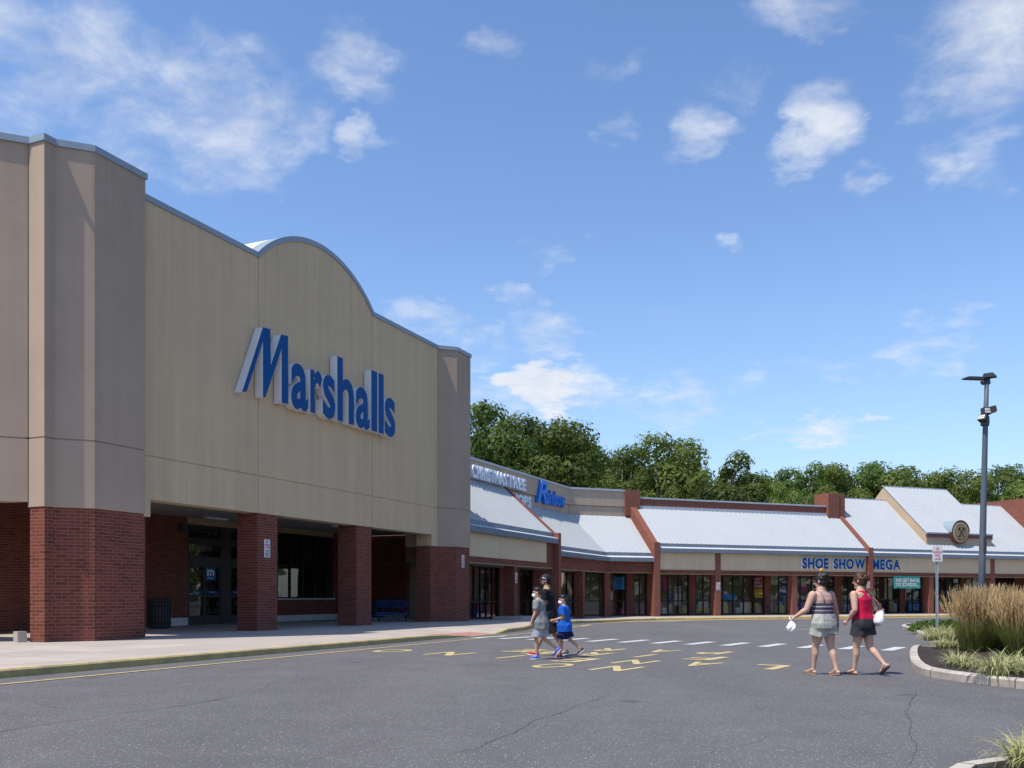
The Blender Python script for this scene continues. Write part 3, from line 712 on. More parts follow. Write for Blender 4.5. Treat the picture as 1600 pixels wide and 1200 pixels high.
# --- big sign
YS = 20.14
def sp(zx, zy): return pA(340+zx/3.5286, 360+zy/3.5286, YS)
sg = thing('store_sign', 'large blue raised letters with white sides reading Marshalls on the tan wall', 'sign', tuple(fA(28, YF, 8)), math.pi/2-aA)
def letter(build):
    mb = MB(fA); build(mb); return mb.build('letter', ['sign_blue', 'sign_white'], sg)
Mpoly = [(135, 890), (250, 533), (291, 545), (293, 742), (350, 573), (389, 583), (389, 957), (353, 951), (353, 652), (264, 921), (250, 919), (250, 612), (160, 890)]
letter(lambda mb: mb.slab([sp(*p) for p in Mpoly], YS, YF-.03, 0, 1))
zb = sum(sp(x, y)[1] for x, y in ((371, 957), (468, 985), (690, 1062), (863, 1108)))/4
zx = sum(sp(x, y)[1] for x, y in ((450, 738), (615, 793), (800, 868), (950, 925)))/4
za = sum(sp(x, y)[1] for x, y in ((675, 697), (863, 775), (902, 793)))/3
for ch, x0, x1 in (('a', 405, 499), ('r', 511, 577), ('s', 580, 649), ('h', 660, 752), ('a', 761, 839), ('l', 847, 880), ('l', 887, 916), ('s', 921, 980)):
    s0 = sp(x0, 880)[0]; s1 = sp(x1, 900)[0]
    if ch == 'l': letter(lambda mb: mb.box(s0, s1, YS, YF-.03, zb, za, 0) and None or [mb.mi.__setitem__(k, 0 if mb.f[k] == mb.f[-4] else 1) for k in range(len(mb.f))])
    else: letter(lambda mb: text_on(mb, ch, s0, s1, zb-(.04 if ch in 'as' else 0), (za if ch == 'h' else zx), YS, YF-.03, 0, 1, offset=.028))
# ================================================================== SHOPPING STRIP (wing)
wg = thing('shopping_strip', 'long single storey brick strip of shops with pale metal roofs beyond the big store', 'shops', tuple(fC(30, 60)), math.pi/2-aC)
EA, EC = 19.9, 57.33       # eave tips of the two directions
SL = .90
def cross(yA, yC):         # corner where two planes meet -> (s on A, t on C)
    A = Matrix(((AY.x, AY.y), (CY.x, CY.y))); p = A.inverted() @ Vector((yA, yC)); p = Vector((p.x, p.y, 0))
    return p.dot(AX), p.dot(CX), p
RA, RC = EA+.42, EC+.42    # roof foot planes
TA, TC = RA+3.15, RC+3.15  # roof head = parapet planes
PA, PC = EA+.30, EC+.30    # front of pillars / panels
SA, SC = 23.0, 60.4        # shop windows
def eave(fr, x0, x1, y, ze, x0b=None, x1b=None, name='gutter'):
    """stepped box gutter: lower band, sloping ledge, upright band; ends may be mitred"""
    prof = [(y+.02, ze), (y, ze+.02), (y, ze+.30), (y+.06, ze+.33), (y+.36, ze+.42), (y+.36, ze+.66), (y+.46, ze+.66), (y+.46, ze)]
    mb = MB(fr); k0 = (x0b-x0)/(.46) if x0b is not None else 0; k1 = (x1b-x1)/(.46) if x1b is not None else 0
    rows = [[(x0+k0*(a-y), a, b) for a, b in prof]+[(x0+k0*.02, prof[0][0], prof[0][1])], [(x1+k1*(a-y), a, b) for a, b in prof]+[(x1+k1*.02, prof[0][0], prof[0][1])]]
    mb.strip(rows); n8 = len(rows[0])-1
    for i in range(n8): mb.mi[i] = (1, 1, 0, 0, 1, 0, 0, 1)[i]
    mb.face([mb.pt(*p) for p in rows[0][:-1]]); mb.face([mb.pt(*p) for p in rows[1][:-1]][::-1])
    n = max(2, int((x1-x0)/.3))                    # ribs of the lower band
    for k in range(1, n):
        x = x0+(x1-x0)*k/n; mb.box(x-.05, x+.05, y-.025, y, ze+.03, ze+.28, 1)
    # snow guard row on the ledge's upright
    return mb.build(name, ['ledge', 'gutter_dark'], wg)
def roof(fr, poly, pitch=.41, name='roof', x0=None):
    """poly: list of (x, y, z) of one roof plane, eave edge first two; ribs are part of it"""
    mb = MB(fr); mb.face([mb.pt(*p) for p in poly])
    y0 = min(p[1] for p in poly); y1 = max(p[1] for p in poly); z0 = min(p[2] for p in poly)
    sl = SL
    def span(x):
        ys = []
        n = len(poly)
        for i in range(n):
            a, b = poly[i], poly[(i+1) % n]
            if (a[0]-x)*(b[0]-x) < 0:
                k = (x-a[0])/(b[0]-a[0]); ys.append(a[1]+(b[1]-a[1])*k)
        return (min(ys), max(ys)) if len(ys) >= 2 else None
    xa = min(p[0] for p in poly); xb = max(p[0] for p in poly); n = int((xb-xa)/pitch)
    for k in range(1, n):
        x = xa+(xb-xa)*k/n; s = span(x)
        if not s or s[1]-s[0] < .05: continue
        h = .045
        q = [(x-.022, s[0], z0+(s[0]-y0)*sl), (x+.022, s[0], z0+(s[0]-y0)*sl), (x+.022, s[1], z0+(s[1]-y0)*sl), (x-.022, s[1], z0+(s[1]-y0)*sl)]
        up = [(a, b-.02, c+h) for a, b, c in q]; i = [mb.pt(*p) for p in q]; j = [mb.pt(*p) for p in up]
        for a in range(4): mb.face([i[a], i[(a+1) % 4], j[(a+1) % 4], j[a]])
        mb.face(j)
    return mb.build(name, 'roof_metal', wg)
def party_wall(fr, x0, x1, ye, zfoot, dtop, zcap, block=None, zpier=None):
    """sloping brick wall that rises above the roof, front pier included"""
    zt = zfoot+dtop*SL; zp = zpier or zfoot+.30
    prof = [(ye-.02, -.4), (ye-.02, zp), (ye+.30, zp), (ye+.45+dtop, zp+(dtop+.15)*SL), (ye+.45+dtop+1.2, zp+(dtop+.15)*SL), (ye+.45+dtop+1.2, 3.0), (ye+1.0, 3.0), (ye+.75, -.4)]
    prof = [(ye-.02, -.4), (ye-.02, zp), (ye+.30, zp), (ye+.45+dtop, zp+(dtop+.15)*SL), (ye+.45+dtop+1.2, zp+(dtop+.15)*SL), (ye+.45+dtop+1.2, 3.0), (ye+.72, 3.0), (ye+.72, -.4)]
    mb = MB(fr); mb.wall(prof, x0, x1)
    if block: mb.box(x0-block[0], x1+block[1], ye+.3+dtop+block[2], ye+.3+dtop+block[3], zp+dtop*SL-.6, block[4])
    return mb.build('party_wall', 'brick2', wg)
# ---- bay A1 (under the white letter sign): s 40..51.9
sC_, tC_, pC_ = cross(EA, EC)
zE1, zE2 = 4.45, 3.74
sp_ = 51.9; se_ = 52.28
eave(fA, 39.93, sp_, EA, zE1)
roof(fA, [(39.93, RA, zE1+.66), (sp_, RA, zE1+.66), (sp_, TA, zE1+.66+3.15*SL), (39.93, TA, zE1+.66+3.15*SL)])
def sheet(mb, x0, x1, y0, y1, z0, z1, m=0): mb.box(x0, x1, y0, y1, z0, z1, m)
mb = MB(fA); mb.box(39.93, sp_-1.2, PA, PA+.25, 3.28, zE1+.02); mb.build('fascia_panel', 'stucco_panel', wg)
mb = MB(fA); mb.box(39.93, sp_, PA+.02, PA+.45, 2.99, 3.28); mb.build('lintel', 'brick', wg)
mb = MB(fA); mb.box(sp_-1.2, sp_, PA+.02, PA+.4, 3.285, zE1+.02); mb.build('brick_infill', 'brick', wg)
mb = MB(fA); mb.box(39.93, sp_, PA+.03, PA+.44, 2.95, 2.989); mb.build('lintel_trim', 'soffit_tan', wg)
party_wall(fA, sp_, se_, EA, zE1+.66, 3.15, 0, zpier=5.1)
# ---- bay A2 / C2 around the inner corner
sR, tR, pR = cross(RA, RC); sT, tT, pT = cross(TA, TC); sP, tP, pP = cross(PA, PC); sS, tS, pS = cross(SA, SC)
sG, tG, pG2 = cross(EA+.46, EC+.46)
tp0, tp1 = 34.2, 34.68
eave(fA, se_, sC_, EA, zE2, x1b=sG); eave(fC, tC_, tp0, EC, zE2, x0b=tG)
z2 = zE2+.66
roof(fA, [(se_, RA, z2), (sR, RA, z2), (sT, TA, z2+3.15*SL), (se_, TA, z2+3.15*SL)])
roof(fC, [(tR, RC, z2), (tp0, RC, z2), (tp0, TC, z2+3.15*SL), (tT, TC, z2+3.15*SL)])
mb = MB(fA); mb.box(se_, sP+.02, PA+.02, PA+.4, 2.99, zE2+.02); mb.build('lintel', 'brick', wg)
mb = MB(fC); mb.box(tP-.02, tp0, PC+.02, PC+.4, 2.99, zE2+.02); mb.build('lintel', 'brick', wg)
mb = MB(fA); mb.box(se_, sP, PA+.04, PA+.39, 2.95, 2.989); mb.build('lintel_trim', 'soffit_tan', wg)
mb = MB(fC); mb.box(tP, tp0, PC+.04, PC+.39, 2.95, 2.989); mb.build('lintel_trim', 'soffit_tan', wg)
# pillars along A
def pillar(fr, x0, x1, y, zt=2.95, d=.6, m='brick'):
    mb = MB(fr); mb.box(x0, x1, y, y+d, -.4, zt); return mb.build('brick_pillar', m, wg)
pillar(fA, 46.1, 46.5, PA+.04); pillar(fA, 57.2, 57.62, PA+.05); 
mb = MB(fC); mb.box(tP-.1, tP+.35, PC+.05, PC+.6, -.4, 2.95); mb.build('brick_pillar', 'brick', wg)
# parapet with the brown stucco band
z9 = 9.10
zr2 = z2+3.15*SL; zr1 = zE1+.66+3.15*SL
def band(fr, x0, x1, y, z0, z1, m='stucco_wing'):
    zm = z0+(z1-z0)*.38
    mb = MB(fr); mb.box(x0, x1, y+.06, y+.5, z0-.4, zm-.03); mb.box(x0, x1, y+.10, y+.5, zm-.03, zm+.03); mb.box(x0, x1, y, y+.5, zm+.03, z1); return mb.build('parapet_wall', m, wg)
band(fA, 38.0, sT, TA, zr2, z9); band(fC, tT, tp0-.02, TC, zr2, z9)
mb = MB(fA); mb.box(38.0, sT-.02, TA-.08, TA+.55, z9, z9+.13); mb.build('coping', 'gutter_metal', wg)
mb = MB(fC); mb.box(tT+.03, tp0-.02, TC-.08, TC+.55, z9+.001, z9+.131); mb.build('coping', 'gutter_metal', wg)
# ---- C bays
D4 = 5.05
party_wall(fC, tp0, tp1, EC, zE1+.66, 3.05, 0, block=(.45, .35, .05, .75, 9.25), zpier=5.15)
eave(fC, tp1, 53.72, EC, zE1)
z3 = zE1+.66; T3 = RC+3.15
roof(fC, [(tp1, RC, z3), (53.72, RC, z3), (53.72, T3, z3+3.15*SL), (tp1, T3, z3+3.15*SL)])
mb = MB(fC); mb.box(tp1, 53.6, T3, T3+.4, z3+2.6, 8.62); mb.build('parapet_wall', 'brick2', wg)
mb = MB(fC); mb.box(tp1+.3, 53.3, T3-.06, T3+.46, 8.62, 8.74); mb.build('coping', 'gutter_metal', wg)
mb = MB(fC); mb.box(tp1+.2, 53.6, T3-.10, T3-.002, z3+2.72, z3+2.98); mb.build('flashing', 'gutter_metal', wg)
party_wall(fC, 53.72, 54.14, EC, z3, 3.6, 0, zpier=5.15)
mb = MB(fC); mb.box(52.55, 53.66, T3-.3, T3+1.4, 7.6, 9.75); mb.box(53.66, 54.3, T3-.25, T3+1.3, 7.6, 9.75); mb.build('brick_stack', 'brick2', wg)
eave(fC, 54.14, 74.5, EC, zE1)
z4 = z3; T4 = RC+D4
roof(fC, [(54.14, RC, z4), (74.5, RC, z4), (74.5, T4, z4+D4*SL), (54.14, T4, z4+D4*SL)])
mb = MB(fC); mb.box(54.14, 74.5, T4-.05, T4+.2, z4+D4*SL-.05, z4+D4*SL+.06); mb.build('ridge_cap', 'gutter_metal', wg)
mb = MB(fC); mb.wall([(T4+.2, z4+D4*SL), (T4+.2, 4), (T4+6, 4), (T4+6, z4)], 54.14, 74.5); mb.build('rear_roof', 'roof_metal', wg)
# raised cross roof with the emblem
gx0, gx1, gy = 60.7, 68.0, 58.3
gz1 = 6.58; gyr = 63.05; gzr = gz1+(gyr-gy)*SL
mb = MB(fC)
mb.wall([(gy, z4+.1), (gy, gz1-.03), (gyr, gzr-.03), (gyr+2.6, gzr-2.4), (gyr+2.6, 5.2)], gx0, gx1); mb.build('raised_wall', 'stucco_cheek', wg)
roof(fC, [(gx0-.08, gy-.06, gz1), (gx1+.08, gy-.06, gz1), (gx1+.08, gyr, gz1+(gyr-gy+.06)*SL), (gx0-.08, gyr, gz1+(gyr-gy+.06)*SL)])
mb = MB(fC); mb.box(gx0-.08, gx1+.08, gyr-.05, gyr+.05, gzr+.03, gzr+.12); mb.build('ridge_cap', 'gutter_metal', wg)
fb = MB(fC); fb.box(gx0-.02, gx1+.02, gy-.05, gy-.004, z4+.35, gz1-.52); fb.build('front_band', 'stucco_wing', wg)
fb = MB(fC); fb.box(gx0-.04, gx1+.04, gy-.12, gy-.003, gz1-.52, gz1-.42); fb.build('band_moulding', 'stucco_wing', wg)
fb = MB(fC); fb.box(gx0-.05, gx1+.05, gy-.15, gy-.003, gz1-.42, gz1-.10); fb.build('cornice', mat('cornice_maroon', (.16, .07, .055), .7), wg)
fb = MB(fC); fb.box(gx0-.08, gx1+.08, gy-.17, gy+.05, gz1-.10, gz1+.02); fb.build('coping', 'coping', wg)
# far brick gable
mb = MB(fC); mb.box(74.5, 92, 57.6, 66, -.5, 10.15); mb.build('brick_gable', 'brick2', wg)
# panels, lintels, pillars of the C bays
def bay_front(x0, x1, div):
    mb = MB(fC); a = x0
    for d in div+[None]:
        b = d[0] if d else x1
        mb.box(a, b, PC+.02, PC+.3, 3.20, zE1+.02)
        if d: a = d[1]
    mb.build('fascia_panel', 'stucco_panel', wg)
    mb = MB(fC); mb.box(x0, x1, PC-.02, PC+.45, 2.93, 3.20)
    mb.build('lintel', 'brick', wg)
    mb = MB(fC); mb.box(x0, x1, PC, PC+.44, 2.89, 2.929); mb.build('lintel_trim', 'soffit_tan', wg)
    for d in div:
        mb = MB(fC); mb.box(d[0], d[1], PC-.03, PC+.6, -.4, zE1+.01); mb.build('brick_pillar', 'brick2', wg)
bay_front(tp1, 53.72, [(39.55, 40.0)])
bay_front(54.14, 74.5, [(67.2, 67.65)])
for x in (46.52, 60.35): pillar(fC, x, x+.46, PC-.0, 2.89, .6, 'brick2')
# ceilings of the arcade
mb = MB(fA); mb.box(39.95, sS, PA+.4, SA+.4, 3.02, 3.1); mb.build('arcade_soffit', 'soffit', wg)
mb = MB(fC); mb.box(tS-1.5, 92, PC+.45, SC+.4, 3.03, 3.11); mb.build('arcade_soffit', 'soffit', wg)
# shop fronts
def brick_pier_at(fr, x0, x1, y, z1=3.02):
    mb = MB(fr); mb.box(x0, x1, y-.1, y+.3, -.4, z1); mb.build('brick_pier', 'brick', wg)
zf = -.10
def sx(u, fr='C'):
    return pC(u, 931, SC)[0] if fr == 'C' else pA(u, 931, SA)[0]
brick_pier_at(fA, 42.3, 46.0, SA)
shop_window(fA, wg, 46.0, 50.0, SA, .05, 3.02, 5, transom=[1.0])
brick_pier_at(fA, 50.0, 53.0, SA); shop_window(fA, wg, 53.0, 55.2, SA, 0.0, 3.02, 2, transom=[1.0]); brick_pier_at(fA, 55.2, 57.9, SA)
shop_window(fA, wg, 57.9, 59.6, SA, -.05, 3.02, 2, transom=[1.0]); brick_pier_at(fA, 59.6, 60.3, SA); shop_window(fA, wg, 60.3, sS-.05, SA, -.05, 3.02, 2, transom=[1.0])
# C fronts from photo measures
segs = [('w', None, 978, 2), ('b', 978, 990, 0), ('w', 990, 1010, 2), ('b', 1010, 1028, 0), ('w', 1028, 1076, 3), ('b', 1076, 1086, 0), ('w', 1086, 1112, 2), ('w', 1113, 1194, 5), ('b', 1194, 1203, 0), ('w', 1203, 1231, 2), ('w', 1233, 1303, 4), ('b', 1303, 1314, 0),
        ('w', 1314, 1336, 2), ('b', 1336, 1352, 0), ('w', 1352, 1405, 3), ('b', 1405, 1413, 0), ('w', 1413, 1439, 2), ('b', 1439, 1456, 0), ('w', 1456, 1500, 4), ('b', 1500, 1506, 0), ('w', 1506, 1532, 2), ('b', 1532, 1553, 0), ('w', 1553, 1584, 3), ('b', 1584, 1640, 0)]
for k, u0, u1, n in segs:
    x0 = tS+.02 if u0 is None else sx(u0); x1 = sx(u1)-.015
    if k == 'b': brick_pier_at(fC, x0, x1, SC)
    else: shop_window(fC, wg, x0+.01, x1, SC, -.08, 3.02, n, transom=[.95])
# interiors
mb = MB(fA); mb.box(45, sS+3, SA+3.4, SA+3.5, -.3, 3.1); mb.build('interior_wall', 'goods', wg)
mb = MB(fC); mb.box(tS+1.4, 74, SC+3.4, SC+3.5, -.3, 3.1); mb.build('interior_wall', 'goods', wg)
mb = MB(fC); mb.box(tS+.5, 90, SC+.35, SC+3.4, 3.03, 3.09); mb.box(tS+1, 90, SC+.3, SC+3.4, -.2, -.115)
for x in (tp0+.2, 53.9, 61, 74): mb.box(x, x+.1, SC+.35, SC+3.4, -.1, 3.02)
mb.build('interior_shell', 'interior', wg)
mb = MB(fA); mb.box(42, sS+1, SA+.35, SA+3.4, 3.03, 3.09); mb.box(42, sS+1, SA+.3, SA+3.4, -.25, -.01); mb.build('interior_shell', 'interior', wg)
# goods standing inside the windows
rnd = random.Random(5)
cols = [(.62, .08, .25), (.1, .25, .62), (.75, .74, .72), (.6, .42, .22), (.05, .05, .06), (.7, .6, .12), (.3, .5, .65)]
for i, c in enumerate(cols): mat('goods%d' % i, c, .7)
def mannequin(mb, x, y, m):
    mb.tube([(x, y, .75), (x, y, 1.1), (x, y, 1.35), (x, y, 1.48)], [.13, .11, .17, .06], 8, m); mb.ball((x, y, 1.62), (.08, .08, .11), 8, 6, 2)
    for s in (-1, 1):
        mb.tube([(x+s*.07, y, .76), (x+s*.08, y, 0.0)], [.08, .045], 6, 2); mb.tube([(x+s*.18, y, 1.38), (x+s*.22, y, .85)], [.05, .035], 6, m)
for fr, x0, x1, y in ((fA, 46.2, 49.8, SA), (fA, 57.9, 61.5, SA), (fC, 33.6, 34.5, SC), (fC, 35.2, 45, SC), (fC, 45.5, 53, SC), (fC, 54.5, 60, SC), (fC, 62, 66, SC), (fC, 68, 72, SC)):
    mb = MB(fr); x = x0
    while x < x1:
        r = rnd.random()
        if r < .35: mannequin(mb, x, y+.40+rnd.random()*.3, rnd.randrange(7))
        else:
            w = .3+rnd.random()*.5; h = .35+rnd.random()*.6; mb.box(x-w/2, x+w/2, y+.2, y+.7, -.1, h, rnd.randrange(7))
            if rnd.random() < .6: mb.box(x-w/3, x+w/3, y+.25, y+.6, h+.002, h+.25, rnd.randrange(7))
        x += .45+rnd.random()*.4
    mb.build('window_display', ['goods%d' % i for i in range(7)], wg)
# rear bulk
mb = MB(fA); mb.box(42.5, sT-.5, TA+.6, 40, -.3, 7.5); mb.build('rear_wall', 'stucco_wing', wg)
mb = MB(fC); mb.box(tT+.6, 90, T3+2.2, 80, -.3, 6.5); mb.build('rear_wall', 'stucco_wing', wg)

# ---- signs on the strip
def sign_letters(root, word, fr, x0, x1, z0, z1, yf, yb, mats, offset=.0, shear=0, name='letter', widths=None):
    """one child per letter"""
    W = []
    for ch in word:
        if ch == ' ': W.append(.45); continue
        vs, _, _ = glyphs(ch, offset, shear); W.append(max(v.x for v in vs)-min(v.x for v in vs)+.1)
    tot = sum(W)-.1; x = 0; k = (x1-x0)/tot
    low = 'acegimnopqrsuvwxyz'
    for ch, w in zip(word, W):
        if ch != ' ':
            mb = MB(fr); top = z1 if ch not in low or ch == 'i' else z0+(z1-z0)*.72
            text_on(mb, ch, x0+x*k, x0+(x+w-.1)*k, z0, top, yf, yb, 0, 1 if len(mats) > 1 else None, offset, shear); mb.build(name, mats, root)
        x += w
ss = thing('shop_sign', 'blue white-edged capital letters SHOE SHOW MEGA under the eave', 'sign', tuple(fC(52, PC, 3.4)), math.pi/2-aC)
sign_letters(ss, 'SHOE SHOW', fC, 47.35, 53.5, 3.42, 4.24, PC-.14, PC-.01, ['sign_blue', 'sign_white'], .042)
sign_letters(ss, 'MEGA', fC, 54.25, 57.1, 3.42, 4.24, PC-.14, PC-.01, ['sign_blue', 'sign_white'], .042)
for a, b in (('SHOE SHOW', (47.35, 53.5)), ('MEGA', (54.25, 57.1))):
    # pale halo backing of each letter row, one piece per letter
    sign_letters(ss, a, fC, b[0]-.06, b[1]+.06, 3.37, 4.29, PC-.03, PC-.008, ['sign_white'], .085, name='letter_edge')
rs = thing('shop_sign', 'bright blue slanted lettering reading Rainbow on the brown parapet', 'sign', tuple(fA(58, TA, 7.5)), math.pi/2-aA)
def rp(u, v): return pA(u, v, TA-.3)
R0 = rp(843, 784); R1 = rp(861, 754)
mb = MB(fA); text_on(mb, 'R', R0[0], R1[0]-.3, R0[1], R1[1], TA-.2, TA+.02, 0, 0, .015, .3); mb.build('letter', 'rain_blue', rs)
L0 = rp(859, 789); L1 = rp(885, 792); zl0 = L0[1]; 
sign_letters(rs, 'ainbow', fA, R1[0]-.45, L1[0]+.1, rp(872, 790)[1], rp(872, 768)[1], TA-.2, TA+.02, ['rain_blue'], .025, .1)
ws = thing('shop_sign', 'white raised capital letters reading CHRISTMAS TREE SHOPS on the brown parapet beside the big store', 'sign', tuple(fA(47, TA, 8)), math.pi/2-aA)
c0 = pA(738, 735, TA-.3); c1 = pA(792, 757, TA-.3); e0 = pA(794, 757, TA-.3); e1 = pA(822, 768, TA-.3)
zc0 = pA(770, 754, TA-.3)[1]; zc1 = pA(770, 734, TA-.3)[1]
sign_letters(ws, 'CHRISTMAS', fA, c0[0], c1[0], zc0, zc1, TA-.32, TA-.01, ['led_white', 'led_white'], .03)
sign_letters(ws, 'TREE', fA, e0[0], e1[0], zc0, zc1, TA-.32, TA-.01, ['led_white', 'led_white'], .03)
h0 = pA(812, 771, TA-.3); h1 = pA(830, 780, TA-.3)
sign_letters(ws, 'SHOPS', fA, h1[0]-3.6, h1[0], zc0-1.0, zc0-.3, TA-.32, TA-.01, ['led_white', 'led_white'], .03)
# round emblem with crossed hammers
eu, ev = pC(1498.5, 832, gy-.2)
em = thing('emblem_sign', 'round tan and maroon emblem with crossed hammers on the raised roof front', 'emblem', tuple(fC(eu, gy-.2, ev-1.1)), math.pi/2-aC)
def disc(mb, r0, r1, y0, y1, m=0, n=40, sq=1.0):
    a = [(eu+r1*math.cos(2*math.pi*k/n), ev+sq*r1*math.sin(2*math.pi*k/n)) for k in range(n)]
    mb.slab(a, y0, y1, m)
RZ = 1.10
mb = MB(fC); disc(mb, 0, .88*RZ, gy-.36, gy+.6); mb.build('drum', mat('emblem_maroon', (.17, .055, .04), .6), em)
mb = MB(fC); disc(mb, 0, .76*RZ, gy-.40, gy-.36); mb.build('outer_ring', mat('emblem_cream', (.50, .40, .26), .7), em)
mb = MB(fC); disc(mb, 0, .63*RZ, gy-.42, gy-.40); mb.build('inner_ring', mat('emblem_dark', (.10, .085, .06), .6), em)
mb = MB(fC); disc(mb, 0, .56*RZ, gy-.44, gy-.42); mb.build('disc', mat('emblem_gold', (.33, .245, .13), .6), em)
for sgn in (-1, 1):
    mb = MB(fC); d = Vector((sgn*.62, .78)); n_ = Vector((-d.y, d.x)); c = Vector((eu, ev)); y0 = gy-.462-(.012 if sgn > 0 else 0)
    def qd(a, b, w): p = [c+d*a+n_*w, c+d*b+n_*w, c+d*b-n_*w, c+d*a-n_*w]; mb.slab([tuple(x) for x in p], y0, gy-.44)
    qd(-.42, .34, .035); qd(.34, .46, .17); qd(-.50, -.42, .08)
    mb.build('hammer', mat('emblem_black', (.03, .028, .025), .5), em)
mb = MB(fC); mb.strip([[(eu+.93*RZ*math.cos(t), gy-.40, ev+.93*RZ*math.sin(t)) for t in [math.pi*k/20 for k in range(21)]], [(eu+.93*RZ*math.cos(t), gy+2.0, ev+.93*RZ*math.sin(t)) for t in [math.pi*k/20 for k in range(21)]]], 0, True); mb.build('hood', 'coping', em)
# teal banner
bx0 = sx(1396); bx1 = sx(1438)
yb = PC-.06
b0 = pC(1396.5, 900, yb)[0]; b1 = pC(1437.5, 900, yb)[0]; bz1 = pC(1415, 900, yb)[1]; bz0 = pC(1415, 919.5, yb)[1]
bt = thing('banner', 'teal cloth banner with white words hung under the lintel', 'banner', tuple(fC((b0+b1)/2, yb, bz0)), math.pi/2-aC)
mb = MB(fC); n = 16
mb.strip([[(b0+(b1-b0)*k/n, yb-.03*math.sin(k*1.3)*(1-j/4), bz0+(bz1-bz0)*j/4+.02*math.sin(k*.5)*(1 if j == 0 else 0)) for k in range(n+1)] for j in range(5)], 0, True)
mb.build('cloth', mat('banner_teal', (.06, .36, .29), .8), bt)
hh = bz1-bz0
mb = MB(fC); text_on(mb, 'WE GET BACK', b0+.15, b1-.08, bz0+hh*.52, bz0+hh*.80, yb-.05, yb-.046, offset=.02); text_on(mb, 'TO SCHOOL.', b0+.15, b1-.3, bz0+hh*.17, bz0+hh*.46, yb-.05, yb-.046, offset=.02)
mb.build('lettering', 'sign_white', bt)
# posters in the windows
def poster(u0, u1, v0, v1, col, label, words=(), tc='sign_white', fr='C', lower=None, yoff=.075, group=None):
    P = pC if fr == 'C' else pA; F_ = fC if fr == 'C' else fA; y = (SC if fr == 'C' else SA)+yoff
    x0 = P(u0, v0, y)[0]; x1 = P(u1, v0, y)[0]; um = (u0+u1)/2; z1 = P(um, v0, y)[1]; z0 = P(um, v1, y)[1]
    t = thing('window_poster', label, 'poster', tuple(F_((x0+x1)/2, y, z0)), math.pi/2-(aC if fr == 'C' else aA))
    mb = MB(F_); mb.box(x0, x1, y, y+.008, z0, z1); s = mb.build('sheet', col, t)
    if lower:
        mb = MB(F_); mb.box(x0, x1, y-.006, y-.001, z0, z0+(z1-z0)*lower[0]); mb.build('lower_panel', lower[1], t)
    if words:
        mb = MB(F_)
        for w, a, b in words: text_on(mb, w, x0+(x1-x0)*.1, x1-(x1-x0)*.1, z0+(z1-z0)*a, z0+(z1-z0)*b, y-.012, y-.009, offset=.02)
        mb.build('lettering', tc, t)
    return t
mat('poster_red', (.55, .02, .05), .6); mat('poster_yellow', (.66, .46, .03), .6); mat('poster_blue', (.03, .10, .36), .6); mat('poster_sky', (.03, .26, .60), .6); mat('poster_cream', (.62, .58, .50), .6); mat('poster_pink', (.5, .05, .25), .6)
poster(1177, 1193, 899, 934, 'poster_red', 'red and yellow sale poster in the shop window left of the women', [('HAPPY', .78, .9), ('SALE', .62, .74), ('EVENT', .46, .58)], lower=(.38, 'poster_yellow'))
poster(1221, 1230.5, 905, 941, 'poster_blue', 'tall blue poster with white lines beside the brick pillar', [('FREE', .82, .92), ('SHOES', .62, .70), ('SAVE', .40, .48), ('TODAY', .2, .28)])
poster(1361, 1371.5, 900, 931, 'poster_red', 'red and yellow poster right behind the woman in the red top', [('BUY 1', .72, .86), ('GET 1', .54, .68)], lower=(.42, 'poster_yellow'))
poster(1419, 1438, 941, 955.5, 'poster_sky', 'bright blue low window poster with big white letters SALE', [('SALE', .15, .8)])
poster(1204, 1217, 899, 914, 'poster_cream', 'pale picture poster of shoes in the narrow window', [])
poster(1127, 1150, 928, 937, 'poster_sky', 'wide blue strip poster low in the shop window', [])
poster(959, 976, 901, 921, 'poster_sky', 'blue picture poster in the corner shop window', [], fr='A' if False else 'C')
poster(1547, 1552, 901, 925, mat('poster_orange', (.55, .25, .04)), 'narrow orange poster beside the last visible pillar', [])
poster(1470, 1478, 901, 906, 'poster_pink', 'small pink open sign high in the dark window', [], group=None)
poster(1036, 1046, 901, 921, 'poster_pink', 'pink picture poster in the first shop window right of the tall brick wall end', [])
poster(1054, 1064, 916, 946, 'poster_cream', 'tall pale picture poster in the same window as the pink one', [('NEW', .80, .90), ('IN', .64, .74)], tc='poster_blue')
poster(1090, 1106, 938, 955, 'poster_cream', 'pale low poster in the narrow window left of the pillar with the plate', [], lower=(.35, 'poster_yellow'))
poster(1156, 1172, 942, 956, 'poster_cream', 'pale low notice left under the red and yellow poster', [])
poster(1249, 1260, 903, 925, 'poster_cream', 'pale picture poster just left of the striped camisole woman', [], lower=(.4, 'poster_pink'))
poster(1382, 1394, 903, 936, 'poster_cream', 'tall whitish poster in the dark window left of the teal banner', [])
poster(1510, 1528, 903, 950, 'poster_cream', 'tall pale blind in the window left of the lamp post', [])
poster(1486, 1498, 930, 938, 'poster_sky', 'small blue notice in the window over the planter', [])
